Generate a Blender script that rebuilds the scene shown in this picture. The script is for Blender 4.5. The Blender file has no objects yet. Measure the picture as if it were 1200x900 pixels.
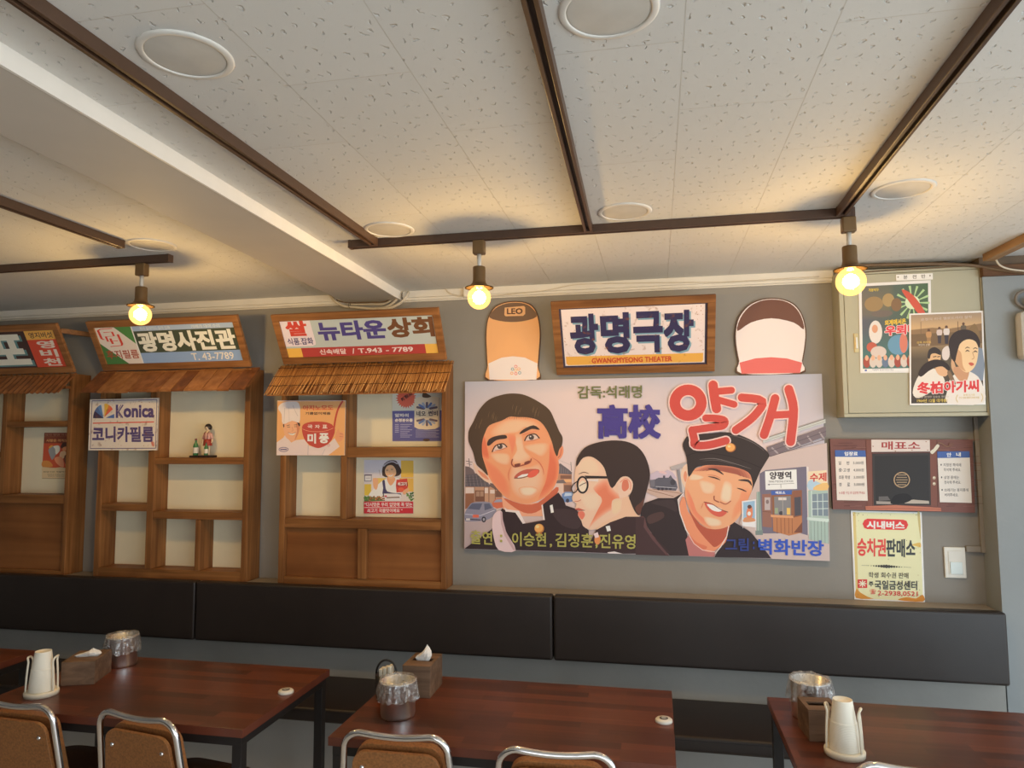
import bpy, bmesh, math, random
from mathutils import Vector, Matrix
from mathutils.geometry import tessellate_polygon

random.seed(7)
scene = bpy.context.scene
COL = scene.collection

# ------------------------------------------------------------------ camera
D, H = 4.07, 1.785                       # distance to the long wall, eye height (m)
FPX, PITCH, YAW, ROLL = 830.1, math.radians(4.69), math.radians(11.485), math.radians(-0.275)
CAM = Vector((0, -D, H))
_f = Vector((-math.sin(YAW) * math.cos(PITCH), math.cos(YAW) * math.cos(PITCH), math.sin(PITCH)))
_r = Vector((math.cos(YAW), math.sin(YAW), 0))
_u = _r.cross(_f)
_c, _s = math.cos(ROLL), math.sin(ROLL)
RIGHT, UP, FWD = _c * _r + _s * _u, -_s * _r + _c * _u, _f
cam = bpy.data.cameras.new('camera')
cam.sensor_width = 36.0
cam.lens = FPX * 36.0 / 1200.0
cam.clip_start = 0.05
camo = bpy.data.objects.new('camera', cam)
COL.objects.link(camo)
camo.matrix_world = Matrix((
    (RIGHT.x, UP.x, -FWD.x, CAM.x), (RIGHT.y, UP.y, -FWD.y, CAM.y),
    (RIGHT.z, UP.z, -FWD.z, CAM.z), (0, 0, 0, 1)))
scene.camera = camo

# ------------------------------------------------------------------ light and exposure
BULB_W = 24.0
BULB_COL = (1.0, 0.77, 0.50)
SKY = (0.96, 0.97, 0.98)
SKY_STRENGTH = 1.9
scene.view_settings.view_transform = 'Standard'
scene.view_settings.look = 'None'
scene.view_settings.gamma = 1.0
scene.view_settings.use_curve_mapping = False
scene.view_settings.exposure = -0.17
scene.cycles.use_denoising = True
scene.cycles.max_bounces = 8
world = bpy.data.worlds.new('daylight')
scene.world = world
world.use_nodes = True
world.node_tree.nodes['Background'].inputs[0].default_value = (*SKY, 1)
world.node_tree.nodes['Background'].inputs[1].default_value = SKY_STRENGTH
# daylight through the shop front to the right of and behind the viewer
_a = bpy.data.lights.new('shopfront_daylight', 'AREA')
_a.shape = 'RECTANGLE'; _a.size = 3.4; _a.size_y = 1.9
_a.energy = 120.0
_a.color = (0.64, 0.86, 1.0)
_ao = bpy.data.objects.new('shopfront_daylight', _a)
COL.objects.link(_ao)
_ao.location = (4.5, -5.4, 1.0)
_ao.rotation_euler = (Vector((-0.6, -1.6, 2.7)) - _ao.location).to_track_quat('-Z', 'Y').to_euler()

# ------------------------------------------------------------------ sight lines onto real planes
def ray(px, py):
    return RIGHT * ((px - 600) / FPX) - UP * ((py - 450) / FPX) + FWD
def at_y(px, py, y):
    q = ray(px, py); return CAM + q * ((y + D) / q.y)
def at_z(px, py, z):
    q = ray(px, py); return CAM + q * ((z - H) / q.z)
def at_plane(px, py, p0, n):
    q = ray(px, py); return CAM + q * ((p0 - CAM).dot(n) / q.dot(n))
WALLN = Vector((0, -1, 0))
def on_wall(y):
    return (lambda px, py: at_y(px, py, y)), WALLN

# ------------------------------------------------------------------ materials
def lin(c):
    return c / 12.92 if c <= 0.04045 else ((c + 0.055) / 1.055) ** 2.4
def rgb(r, g, b):
    return (lin(r / 255), lin(g / 255), lin(b / 255), 1)
MATS = {}
def nmat(name):
    m = bpy.data.materials.new(name); m.use_nodes = True
    nt = m.node_tree
    return m, nt, nt.nodes['Principled BSDF'], nt.nodes, nt.links
def plain(name, col, rough=0.6, metal=0.0, spec=0.5, var=0.06, scale=12.0, bump=0.0, bscale=60.0, coat=0.0):
    """one colour with a little mottling and, if asked, a fine grain"""
    if name in MATS: return MATS[name]
    m, nt, b, N, L = nmat(name)
    b.inputs['Roughness'].default_value = rough
    b.inputs['Metallic'].default_value = metal
    b.inputs['Specular IOR Level'].default_value = spec
    b.inputs['Coat Weight'].default_value = coat
    tc = N.new('ShaderNodeTexCoord')
    nz = N.new('ShaderNodeTexNoise'); nz.inputs['Scale'].default_value = scale; nz.inputs['Detail'].default_value = 4
    L.new(tc.outputs['Object'], nz.inputs['Vector'])
    rp = N.new('ShaderNodeValToRGB')
    rp.color_ramp.elements[0].position = 0.3; rp.color_ramp.elements[1].position = 0.7
    rp.color_ramp.elements[0].color = (col[0] * (1 - var), col[1] * (1 - var), col[2] * (1 - var), 1)
    rp.color_ramp.elements[1].color = (min(1, col[0] * (1 + var)), min(1, col[1] * (1 + var)), min(1, col[2] * (1 + var)), 1)
    L.new(nz.outputs['Fac'], rp.inputs['Fac']); L.new(rp.outputs['Color'], b.inputs['Base Color'])
    if bump:
        n2 = N.new('ShaderNodeTexNoise'); n2.inputs['Scale'].default_value = bscale; n2.inputs['Detail'].default_value = 3
        L.new(tc.outputs['Object'], n2.inputs['Vector'])
        bp = N.new('ShaderNodeBump'); bp.inputs['Strength'].default_value = bump; bp.inputs['Distance'].default_value = 0.003
        L.new(n2.outputs['Fac'], bp.inputs['Height']); L.new(bp.outputs['Normal'], b.inputs['Normal'])
    MATS[name] = m
    return m
def wood(name, c0, c1, axis='X', rough=0.55, scale=1.0, dirt=0.0):
    """streaky timber with the grain along one axis"""
    if name in MATS: return MATS[name]
    m, nt, b, N, L = nmat(name)
    b.inputs['Roughness'].default_value = rough
    b.inputs['Specular IOR Level'].default_value = 0.3
    tc = N.new('ShaderNodeTexCoord'); mp = N.new('ShaderNodeMapping')
    sc = [34 * scale] * 3; sc['XYZ'.index(axis)] = 1.6 * scale
    mp.inputs['Scale'].default_value = sc
    L.new(tc.outputs['Object'], mp.inputs['Vector'])
    nz = N.new('ShaderNodeTexNoise'); nz.inputs['Scale'].default_value = 1.0; nz.inputs['Detail'].default_value = 6
    nz.inputs['Distortion'].default_value = 0.6
    L.new(mp.outputs['Vector'], nz.inputs['Vector'])
    rp = N.new('ShaderNodeValToRGB')
    rp.color_ramp.elements[0].position = 0.32; rp.color_ramp.elements[1].position = 0.68
    rp.color_ramp.elements[0].color = c0; rp.color_ramp.elements[1].color = c1
    L.new(nz.outputs['Fac'], rp.inputs['Fac'])
    n3 = N.new('ShaderNodeTexNoise'); n3.inputs['Scale'].default_value = 3.0; n3.inputs['Detail'].default_value = 3
    L.new(tc.outputs['Object'], n3.inputs['Vector'])
    mx = N.new('ShaderNodeMix'); mx.data_type = 'RGBA'; mx.blend_type = 'MULTIPLY'
    r3 = N.new('ShaderNodeValToRGB')
    r3.color_ramp.elements[0].position = 0.3; r3.color_ramp.elements[0].color = (0.72, 0.70, 0.68, 1)
    r3.color_ramp.elements[1].position = 0.62; r3.color_ramp.elements[1].color = (1, 1, 1, 1)
    L.new(n3.outputs['Fac'], r3.inputs['Fac'])
    mx.inputs[0].default_value = 1.0
    L.new(rp.outputs['Color'], mx.inputs[6]); L.new(r3.outputs['Color'], mx.inputs[7])
    L.new(mx.outputs[2], b.inputs['Base Color'])
    bp = N.new('ShaderNodeBump'); bp.inputs['Strength'].default_value = 0.25; bp.inputs['Distance'].default_value = 0.002
    L.new(nz.outputs['Fac'], bp.inputs['Height']); L.new(bp.outputs['Normal'], b.inputs['Normal'])
    MATS[name] = m
    return m
def print_mat(name, rough=0.55, gain=(1, 1, 1), spec=0.25, speck=0.0):
    """printed picture: colours stored on the printed shapes"""
    if name in MATS: return MATS[name]
    m, nt, b, N, L = nmat(name)
    b.inputs['Roughness'].default_value = rough
    b.inputs['Specular IOR Level'].default_value = spec
    at = N.new('ShaderNodeAttribute'); at.attribute_name = 'Ink'
    src = at.outputs['Color']
    if speck:
        tc = N.new('ShaderNodeTexCoord')
        nz = N.new('ShaderNodeTexNoise'); nz.inputs['Scale'].default_value = 34; nz.inputs['Detail'].default_value = 5
        L.new(tc.outputs['Object'], nz.inputs['Vector'])
        rp = N.new('ShaderNodeValToRGB'); rp.color_ramp.elements[0].position = 0.60; rp.color_ramp.elements[1].position = 0.72
        L.new(nz.outputs['Fac'], rp.inputs['Fac'])
        ml = N.new('ShaderNodeMath'); ml.operation = 'MULTIPLY'; ml.inputs[1].default_value = speck
        L.new(rp.outputs['Color'], ml.inputs[0])
        mx = N.new('ShaderNodeMix'); mx.data_type = 'RGBA'
        L.new(ml.outputs[0], mx.inputs[0]); L.new(src, mx.inputs[6]); mx.inputs[7].default_value = rgb(150, 92, 45)
        src = mx.outputs[2]
    L.new(src, b.inputs['Base Color'])
    MATS[name] = m
    return m

# ------------------------------------------------------------------ mesh builder (world coordinates)
class MB:
    def __init__(self):
        self.v, self.f, self.sm, self.c = [], [], [], None
    def add(self, vs, fs, smooth=False):
        o = len(self.v)
        self.v += [Vector(p) for p in vs]
        self.f += [tuple(i + o for i in f) for f in fs]
        self.sm += [smooth] * len(fs)
        return self
    def box(self, x0, x1, y0, y1, z0, z1):
        x0, x1 = min(x0, x1), max(x0, x1); y0, y1 = min(y0, y1), max(y0, y1); z0, z1 = min(z0, z1), max(z0, z1)
        return self.add([(x0,y0,z0),(x1,y0,z0),(x1,y1,z0),(x0,y1,z0),(x0,y0,z1),(x1,y0,z1),(x1,y1,z1),(x0,y1,z1)],
                        [(0,3,2,1),(4,5,6,7),(0,1,5,4),(1,2,6,5),(2,3,7,6),(3,0,4,7)])
    def cbox(self, x0, x1, y0, y1, z0, z1, c=0.003):
        """box with chamfered edges"""
        x0, x1 = min(x0, x1), max(x0, x1); y0, y1 = min(y0, y1), max(y0, y1); z0, z1 = min(z0, z1), max(z0, z1)
        bm = bmesh.new()
        bmesh.ops.create_cube(bm, size=1)
        for v in bm.verts:
            v.co = Vector(((x0+x1)/2 + v.co.x*(x1-x0), (y0+y1)/2 + v.co.y*(y1-y0), (z0+z1)/2 + v.co.z*(z1-z0)))
        bmesh.ops.bevel(bm, geom=bm.edges[:], offset=min(c, (x1-x0)*.4, (y1-y0)*.4, (z1-z0)*.4), segments=2, affect='EDGES', profile=0.5)
        return self.bm(bm)
    def bm(self, bm, smooth=False, M=None):
        bm.verts.index_update()
        self.add([(M @ v.co) if M else v.co.copy() for v in bm.verts], [[v.index for v in f.verts] for f in bm.faces], smooth)
        bm.free(); return self
    def bar(self, a, b, w, h, up=(0, 0, 1)):
        """rectangular bar from a to b, w across, h along up"""
        a, b = Vector(a), Vector(b); d = (b - a).normalized()
        s = d.cross(Vector(up))
        if s.length < 1e-5: s = d.cross(Vector((0, 1, 0)))
        s.normalize(); t = s.cross(d).normalized()
        vs = [p + s * (sx * w / 2) + t * (sz * h / 2) for p in (a, b) for sx, sz in ((-1,-1),(1,-1),(1,1),(-1,1))]
        return self.add(vs, [(0,1,2,3),(7,6,5,4),(0,4,5,1),(1,5,6,2),(2,6,7,3),(3,7,4,0)])
    def quad(self, a, b, c, d):
        return self.add([a, b, c, d], [(0, 1, 2, 3)])
    def tube(self, pts, r, n=8, closed=False, caps=True):
        pts = [Vector(p) for p in pts]; m = len(pts)
        rs = r if isinstance(r, (list, tuple)) else [r] * m
        vs = []; prev = None
        for i, p in enumerate(pts):
            if closed: d = pts[(i + 1) % m] - pts[i - 1]
            else: d = pts[min(i + 1, m - 1)] - pts[max(i - 1, 0)]
            d.normalize()
            if prev is None:
                s = d.cross(Vector((0, 0, 1)))
                if s.length < 1e-3: s = d.cross(Vector((1, 0, 0)))
            else:
                s = prev - d * prev.dot(d)
            s.normalize(); prev = s; t = d.cross(s)
            for k in range(n):
                a = 2 * math.pi * k / n
                vs.append(p + (s * math.cos(a) + t * math.sin(a)) * rs[i])
        fs = []
        for i in range(m if closed else m - 1):
            j = (i + 1) % m
            for k in range(n):
                l = (k + 1) % n
                fs.append((i*n+k, i*n+l, j*n+l, j*n+k))
        self.add(vs, fs, True)
        if caps and not closed:
            o = len(self.v) - len(vs)
            self.f.append(tuple(o + k for k in range(n))[::-1]); self.sm.append(False)
            self.f.append(tuple(o + (m-1)*n + k for k in range(n))); self.sm.append(False)
        return self
    def lathe(self, prof, cx, cy, cz, n=32, closed=False, M=None, wob=None):
        """profile of (radius, height) turned about a vertical axis"""
        vs = []; m = len(prof)
        for i, (r, z) in enumerate(prof):
            for k in range(n):
                a = 2 * math.pi * k / n
                rr, zz = (wob(i, a, r, z) if wob else (r, z))
                p = Vector((rr * math.cos(a), rr * math.sin(a), zz))
                if M: p = M @ p
                vs.append(p + Vector((cx, cy, cz)))
        fs = []
        for i in range(m if closed else m - 1):
            j = (i + 1) % m
            for k in range(n):
                l = (k + 1) % n
                fs.append((i*n+k, i*n+l, j*n+l, j*n+k))
        return self.add(vs, fs, True)
    def slab(self, poly, thick, nrm):
        """flat outline (3D points, anticlockwise seen from the front) with a thickness behind it"""
        n = len(poly); poly = [Vector(p) for p in poly]; nrm = Vector(nrm).normalized()
        back = [p - nrm * thick for p in poly]
        o = len(self.v); self.v += poly + back
        for t in tessellate_polygon([poly]):
            a, b, c = (poly[i] for i in t)
            if (b - a).cross(c - a).dot(nrm) < 0: t = t[::-1]
            self.f.append(tuple(o + i for i in t)); self.sm.append(False)
            self.f.append(tuple(o + n + i for i in t[::-1])); self.sm.append(False)
        for i in range(n):
            j = (i + 1) % n
            self.f.append((o + i, o + n + i, o + n + j, o + j)); self.sm.append(False)
        return self
    def build(self, name, mat, parent=None, base=None, bevel=0.0, **props):
        org = Vector(parent['_o']) if parent is not None else (Vector(base) if base is not None else Vector((0, 0, 0)))
        me = bpy.data.meshes.new(name)
        me.from_pydata([tuple(p - org) for p in self.v], [], self.f)
        me.polygons.foreach_set('use_smooth', self.sm)
        me.update()
        if self.c is not None:
            at = me.color_attributes.new('Ink', 'FLOAT_COLOR', 'CORNER')
            flat = []
            for p in me.polygons:
                cs = self.c[p.index]
                for k in range(p.loop_total): flat += cs[k]
            at.data.foreach_set('color', flat)
        bm = bmesh.new(); bm.from_mesh(me)
        if self.c is None: bmesh.ops.recalc_face_normals(bm, faces=bm.faces)
        bm.to_mesh(me); bm.free()
        o = bpy.data.objects.new(name, me)
        COL.objects.link(o)
        if parent is not None: o.parent = parent
        else: o.location = org
        if parent is None: o['_o'] = list(org)
        else: o['_o'] = list(org)
        me.materials.append(mat)
        if bevel:
            md = o.modifiers.new('edge', 'BEVEL'); md.width = bevel; md.segments = 2; md.limit_method = 'ANGLE'
        for k, v in props.items(): o[k] = v
        return o
def thing(name, label, cat, base, group=None):
    o = bpy.data.objects.new(name, None)
    o.empty_display_size = 0.05
    COL.objects.link(o)
    o.location = base; o['_o'] = list(base)
    o['label'] = label; o['category'] = cat
    if group: o['group'] = group
    return o
def tag(o, label, cat, group=None):
    o['label'] = label; o['category'] = cat
    if group: o['group'] = group
    return o
def struct(o):
    o['kind'] = 'structure'; return o
def dup(root, off, label, group=None):
    """copy a thing with its parts and sub-parts"""
    r = root.copy(); COL.objects.link(r); r.location = Vector(root.location) + Vector(off)
    r['label'] = label
    if group: r['group'] = group
    for ch in list(root.children):
        c = ch.copy(); COL.objects.link(c); c.parent = r
        for g in list(ch.children):
            d = g.copy(); COL.objects.link(d); d.parent = c
    return r
def arc(cx, cy, r, a0, a1, n):
    return [(cx + r * math.cos(a0 + (a1 - a0) * i / n), cy + r * math.sin(a0 + (a1 - a0) * i / n)) for i in range(n + 1)]
def smooth_path(pts, n=6, closed=False):
    """Catmull-Rom through points (any dimension)"""
    P = [tuple(p) for p in pts]; m = len(P); out = []
    rng = range(m if closed else m - 1)
    for i in rng:
        p0 = P[(i - 1) % m] if closed else P[max(i - 1, 0)]
        p1, p2 = P[i], P[(i + 1) % m]
        p3 = P[(i + 2) % m] if closed else P[min(i + 2, m - 1)]
        for k in range(n):
            t = k / n
            out.append(tuple(0.5 * ((2*b) + (-a + c)*t + (2*a - 5*b + 4*c - d)*t*t + (-a + 3*b - 3*c + d)*t**3)
                             for a, b, c, d in zip(p0, p1, p2, p3)))
    if not closed: out.append(P[-1])
    return out

# ------------------------------------------------------------------ the room
YL = -0.17                    # face of the lower wall and of the wall at the right (the picture wall is a shallow recess)
XR = 1.612                    # where the recess ends
ZC = 2.705                    # ceiling
ZL = 0.955                    # ledge on top of the lower wall
paint = plain('grey_wall_paint', rgb(145, 141, 135), 0.8, var=0.07, scale=2.2, bump=0.25, bscale=35)
lowpaint = plain('grey_lower_wall_paint', rgb(150, 149, 145), 0.8, var=0.08, scale=2.6, bump=0.25, bscale=35)
white = plain('white_trim_paint', rgb(222, 217, 207), 0.6, var=0.04, scale=6)
beam_paint = plain('white_beam_paint', rgb(203, 196, 187), 0.7, var=0.03, scale=4, bump=0.1, bscale=20)

def ceiling_mat():
    m, nt, b, N, L = nmat('embossed_ceiling_tile')
    b.inputs['Roughness'].default_value = 0.75
    b.inputs['Specular IOR Level'].default_value = 0.25
    tc = N.new('ShaderNodeTexCoord')
    # squiggle marks
    nz = N.new('ShaderNodeTexNoise'); nz.inputs['Scale'].default_value = 55; nz.inputs['Detail'].default_value = 2
    L.new(tc.outputs['Object'], nz.inputs['Vector'])
    sub = N.new('ShaderNodeVectorMath'); sub.operation = 'SUBTRACT'; sub.inputs[1].default_value = (.5, .5, .5)
    L.new(nz.outputs['Color'], sub.inputs[0])
    scl = N.new('ShaderNodeVectorMath'); scl.operation = 'SCALE'; scl.inputs['Scale'].default_value = 0.034
    L.new(sub.outputs[0], scl.inputs[0])
    ad = N.new('ShaderNodeVectorMath'); ad.operation = 'ADD'
    L.new(tc.outputs['Object'], ad.inputs[0]); L.new(scl.outputs[0], ad.inputs[1])
    def marks(scale, rot, lo, hi):
        mp = N.new('ShaderNodeMapping'); mp.inputs['Scale'].default_value = scale; mp.inputs['Rotation'].default_value = (0, 0, rot)
        L.new(ad.outputs[0], mp.inputs['Vector'])
        vo = N.new('ShaderNodeTexVoronoi'); vo.voronoi_dimensions = '2D'; vo.inputs['Scale'].default_value = 1; vo.inputs['Randomness'].default_value = 0.75
        L.new(mp.outputs['Vector'], vo.inputs['Vector'])
        mr = N.new('ShaderNodeMapRange'); mr.inputs['From Min'].default_value = lo; mr.inputs['From Max'].default_value = hi
        mr.inputs['To Min'].default_value = 1; mr.inputs['To Max'].default_value = 0
        L.new(vo.outputs['Distance'], mr.inputs['Value'])
        return mr.outputs['Result']
    a = marks((26, 16, 1), 0.25, 0.050, 0.115)
    d = marks((38, 38, 1), 0.5, 0.02, 0.055)
    mx = N.new('ShaderNodeMath'); mx.operation = 'MAXIMUM'
    d2 = N.new('ShaderNodeMath'); d2.operation = 'MULTIPLY'; d2.inputs[1].default_value = 0.3
    L.new(d, d2.inputs[0]); L.new(a, mx.inputs[0]); L.new(d2.outputs[0], mx.inputs[1])
    # staggered boards 0.33 x 0.70 m
    sw = N.new('ShaderNodeSeparateXYZ'); cb = N.new('ShaderNodeCombineXYZ')
    L.new(tc.outputs['Object'], sw.inputs[0])
    ax = N.new('ShaderNodeMath'); ax.operation = 'ADD'; ax.inputs[1].default_value = 2.46 + 7.0
    ay = N.new('ShaderNodeMath'); ay.operation = 'ADD'; ay.inputs[1].default_value = 0.58 + 6.6
    L.new(sw.outputs['Y'], ax.inputs[0]); L.new(sw.outputs['X'], ay.inputs[0])
    L.new(ax.outputs[0], cb.inputs['X']); L.new(ay.outputs[0], cb.inputs['Y'])
    br = N.new('ShaderNodeTexBrick'); br.inputs['Scale'].default_value = 1; br.inputs['Brick Width'].default_value = 0.70
    br.inputs['Row Height'].default_value = 0.33; br.inputs['Mortar Size'].default_value = 0.0014; br.inputs['Mortar Smooth'].default_value = 0.1
    br.offset = 0.5; br.offset_frequency = 2
    br.inputs['Color1'].default_value = rgb(224, 223, 219); br.inputs['Color2'].default_value = rgb(220, 219, 215); br.inputs['Mortar'].default_value = rgb(212, 208, 200)
    L.new(cb.outputs[0], br.inputs['Vector'])
    L.new(br.outputs['Color'], b.inputs['Base Color'])
    h = N.new('ShaderNodeMath'); h.operation = 'SUBTRACT'
    L.new(mx.outputs[0], h.inputs[0]); L.new(br.outputs['Fac'], h.inputs[1])
    bp = N.new('ShaderNodeBump'); bp.inputs['Strength'].default_value = 1.0; bp.inputs['Distance'].default_value = 0.0034; bp.invert = True
    L.new(h.outputs[0], bp.inputs['Height']); L.new(bp.outputs['Normal'], b.inputs['Normal'])
    return m
def floor_mat():
    m, nt, b, N, L = nmat('stone_floor_tile')
    b.inputs['Roughness'].default_value = 0.35
    tc = N.new('ShaderNodeTexCoord'); br = N.new('ShaderNodeTexBrick')
    br.offset = 0; br.inputs['Scale'].default_value = 1; br.inputs['Brick Width'].default_value = 0.6; br.inputs['Row Height'].default_value = 0.6
    br.inputs['Mortar Size'].default_value = 0.003
    br.inputs['Color1'].default_value = rgb(214, 208, 198); br.inputs['Color2'].default_value = rgb(208, 202, 192); br.inputs['Mortar'].default_value = rgb(140, 136, 130)
    L.new(tc.outputs['Object'], br.inputs['Vector']); L.new(br.outputs['Color'], b.inputs['Base Color'])
    return m
XA, XB, YB = -5.6, 4.6, -7.0
struct(MB().box(XA, XB, YB, 0.3, -0.1, 0.0).build('floor', floor_mat()))
struct(MB().box(XA, XB, YB, 0.3, ZC, ZC + 0.12).build('ceiling', ceiling_mat()))
struct(MB().box(XA, XR + 0.4, 0.0, 0.15, ZL - 0.02, ZC).build('wall_back', paint))
struct(MB().box(XA, XR, YL, 0.15, 0.0, ZL - 0.012).build('wall_lower', lowpaint))
struct(MB().cbox(XA, XR - 0.003, YL, 0.0, ZL - 0.012, ZL, 0.002).build('trim_1', plain('beige_ledge_paint', rgb(150, 140, 128), 0.6, var=0.08, scale=5)))
struct(MB().box(XR + 0.008, XB, YL + 0.004, 0.15, 0.0, 2.60).build('wall_right', plain('pale_grey_wall_paint', rgb(144, 149, 151), 0.8, var=0.05, scale=2.5, bump=0.2, bscale=40)))
struct(MB().box(XA - 0.12, XA, YB, 0.3, 0.0, ZC).build('wall_left', paint))
struct(MB().box(XA, -1.0, YB - 0.12, YB, 0.0, ZC).build('wall_rear', paint))
# white moulding along the top of the picture wall, either side of the beam
XW0, XW1 = -1.73, -1.50
def moulding(x0, x1, name):
    m = MB()
    for k, (y, z0, z1) in enumerate(((-0.030, 2.664, ZC), (-0.022, 2.648, 2.664), (-0.012, 2.640, 2.648))):
        m.cbox(x0, x1, y, 0, z0, z1, 0.002)
    struct(m.build(name, white))
moulding(XA, -1.845, 'trim_2')
moulding(-1.50, 0.955, 'trim_3')
# dropped beam running from the wall over the viewer's left
zb = 2.655
b0, b1 = at_z(0, 77, zb), at_z(461.5, 347.6, zb)
c0, c1 = at_z(0, 158, zb), at_z(383, 344.5, zb)
def ext(p, q, y): return p + (q - p) * ((y - p.y) / (q.y - p.y))
R0, R1, L0, L1 = ext(b0, b1, YB), ext(b0, b1, 0), ext(c0, c1, YB), ext(c0, c1, 0)
m = MB()
m.slab([(R0.x, R0.y, zb), (L0.x, L0.y, zb), (L1.x, L1.y, zb), (R1.x, R1.y, zb)], ZC - zb, (0, 0, -1))
struct(m.build('ceiling_beam', beam_paint, bevel=0.004))
# smooth white board up the right side of the beam
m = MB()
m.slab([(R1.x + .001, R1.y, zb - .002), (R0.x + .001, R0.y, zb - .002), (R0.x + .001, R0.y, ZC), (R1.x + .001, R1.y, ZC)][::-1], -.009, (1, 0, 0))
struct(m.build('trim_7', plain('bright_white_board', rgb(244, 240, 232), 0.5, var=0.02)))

# ------------------------------------------------------------------ lighting track and bulb lamps
trackm = plain('brown_track_enamel', rgb(84, 62, 48), 0.42, var=0.06, scale=30, spec=0.4)
trackd = plain('dark_track_slot', rgb(52, 38, 30), 0.6)
def track(a, b, label, grp='brown ceiling light tracks'):
    a, b = Vector(a), Vector(b)
    z = ZC - 0.018
    mid = Vector(((a.x + b.x) / 2, (a.y + b.y) / 2, ZC))
    t = thing('light_track', label, 'light track', mid, grp)
    d = (b - a).normalized(); s = Vector((-d.y, d.x, 0))
    m = MB()
    for k in (-1, 1):
        o = s * (0.0125 * k)
        m.bar(Vector((a.x, a.y, z)) + o, Vector((b.x, b.y, z)) + o, 0.011, 0.035)
    m.bar((a.x, a.y, z + 0.013), (b.x, b.y, z + 0.013), 0.02, 0.009)
    m.build('rail', trackm, t, bevel=0.0015)
    MB().bar((a.x, a.y, z + 0.003), (b.x, b.y, z + 0.003), 0.014, 0.012).build('slot', trackd, t)
    for p, e in ((a, -1), (b, 1)):
        MB().bar(Vector((p.x, p.y, z)), Vector((p.x, p.y, z)) + d * (0.012 * e), 0.0375, 0.0362).build('end_cap', trackm, t)
    return t
zt = ZC - 0.03
def tz(px, py): return at_z(px, py, zt)
YT = -1.105
track((-1.345, YT, zt), (0.775, YT, zt), 'long brown light track running along the wall above the mural')
_l1 = tz(193, 304)
track((-4.6, YT + 0.03, zt), (_l1.x, YT + 0.03, zt), 'brown light track along the wall left of the ceiling beam')
for (p, q, lab) in (((20, 0), (430, 281), 'brown light track running to the room between beam and middle track'),
                    ((621, 0), (687, 263), 'middle brown light track meeting the long track above the theater sign'),
                    ((1185, 0), (992, 244), 'brown light track meeting the long track over the right bulb')):
    a, b = tz(*p), tz(*q)
    b.y = YT - 0.034; a = ext(a, b, -5.5)
    track(a, b, lab)
a, b = tz(0, 240), tz(140, 289)
track(ext(a, b, -4.5), b, 'short brown light track left of the ceiling beam, ending free')

brass = plain('aged_brass', rgb(112, 86, 54), 0.5, metal=0.3, var=0.1)
porcelain = plain('white_swivel', rgb(210, 205, 195), 0.4)
def glass_bulb_mat():
    m, nt, b, N, L = nmat('amber_bulb_glass')
    out = N['Material Output']
    tr = N.new('ShaderNodeBsdfTransparent'); tr.inputs['Color'].default_value = (1.0, 0.80, 0.42, 1)
    gl = N.new('ShaderNodeBsdfGlossy'); gl.inputs['Roughness'].default_value = 0.05; gl.inputs['Color'].default_value = (1, 0.9, 0.7, 1)
    mx = N.new('ShaderNodeMixShader'); mx.inputs[0].default_value = 0.06
    em = N.new('ShaderNodeEmission'); em.inputs['Color'].default_value = (1.0, 0.70, 0.26, 1); em.inputs['Strength'].default_value = 0.9
    ad = N.new('ShaderNodeAddShader')
    L.new(tr.outputs[0], mx.inputs[1]); L.new(gl.outputs[0], mx.inputs[2])
    L.new(mx.outputs[0], ad.inputs[0]); L.new(em.outputs[0], ad.inputs[1])
    L.new(ad.outputs[0], out.inputs['Surface'])
    return m
def emis(name, col, s):
    m, nt, b, N, L = nmat(name)
    e = N.new('ShaderNodeEmission'); e.inputs['Color'].default_value = (*col, 1); e.inputs['Strength'].default_value = s
    L.new(e.outputs[0], N['Material Output'].inputs['Surface'])
    return m
bulbglass = glass_bulb_mat()
glow = emis('glowing_filament', (1.0, 0.80, 0.45), 26)
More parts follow.
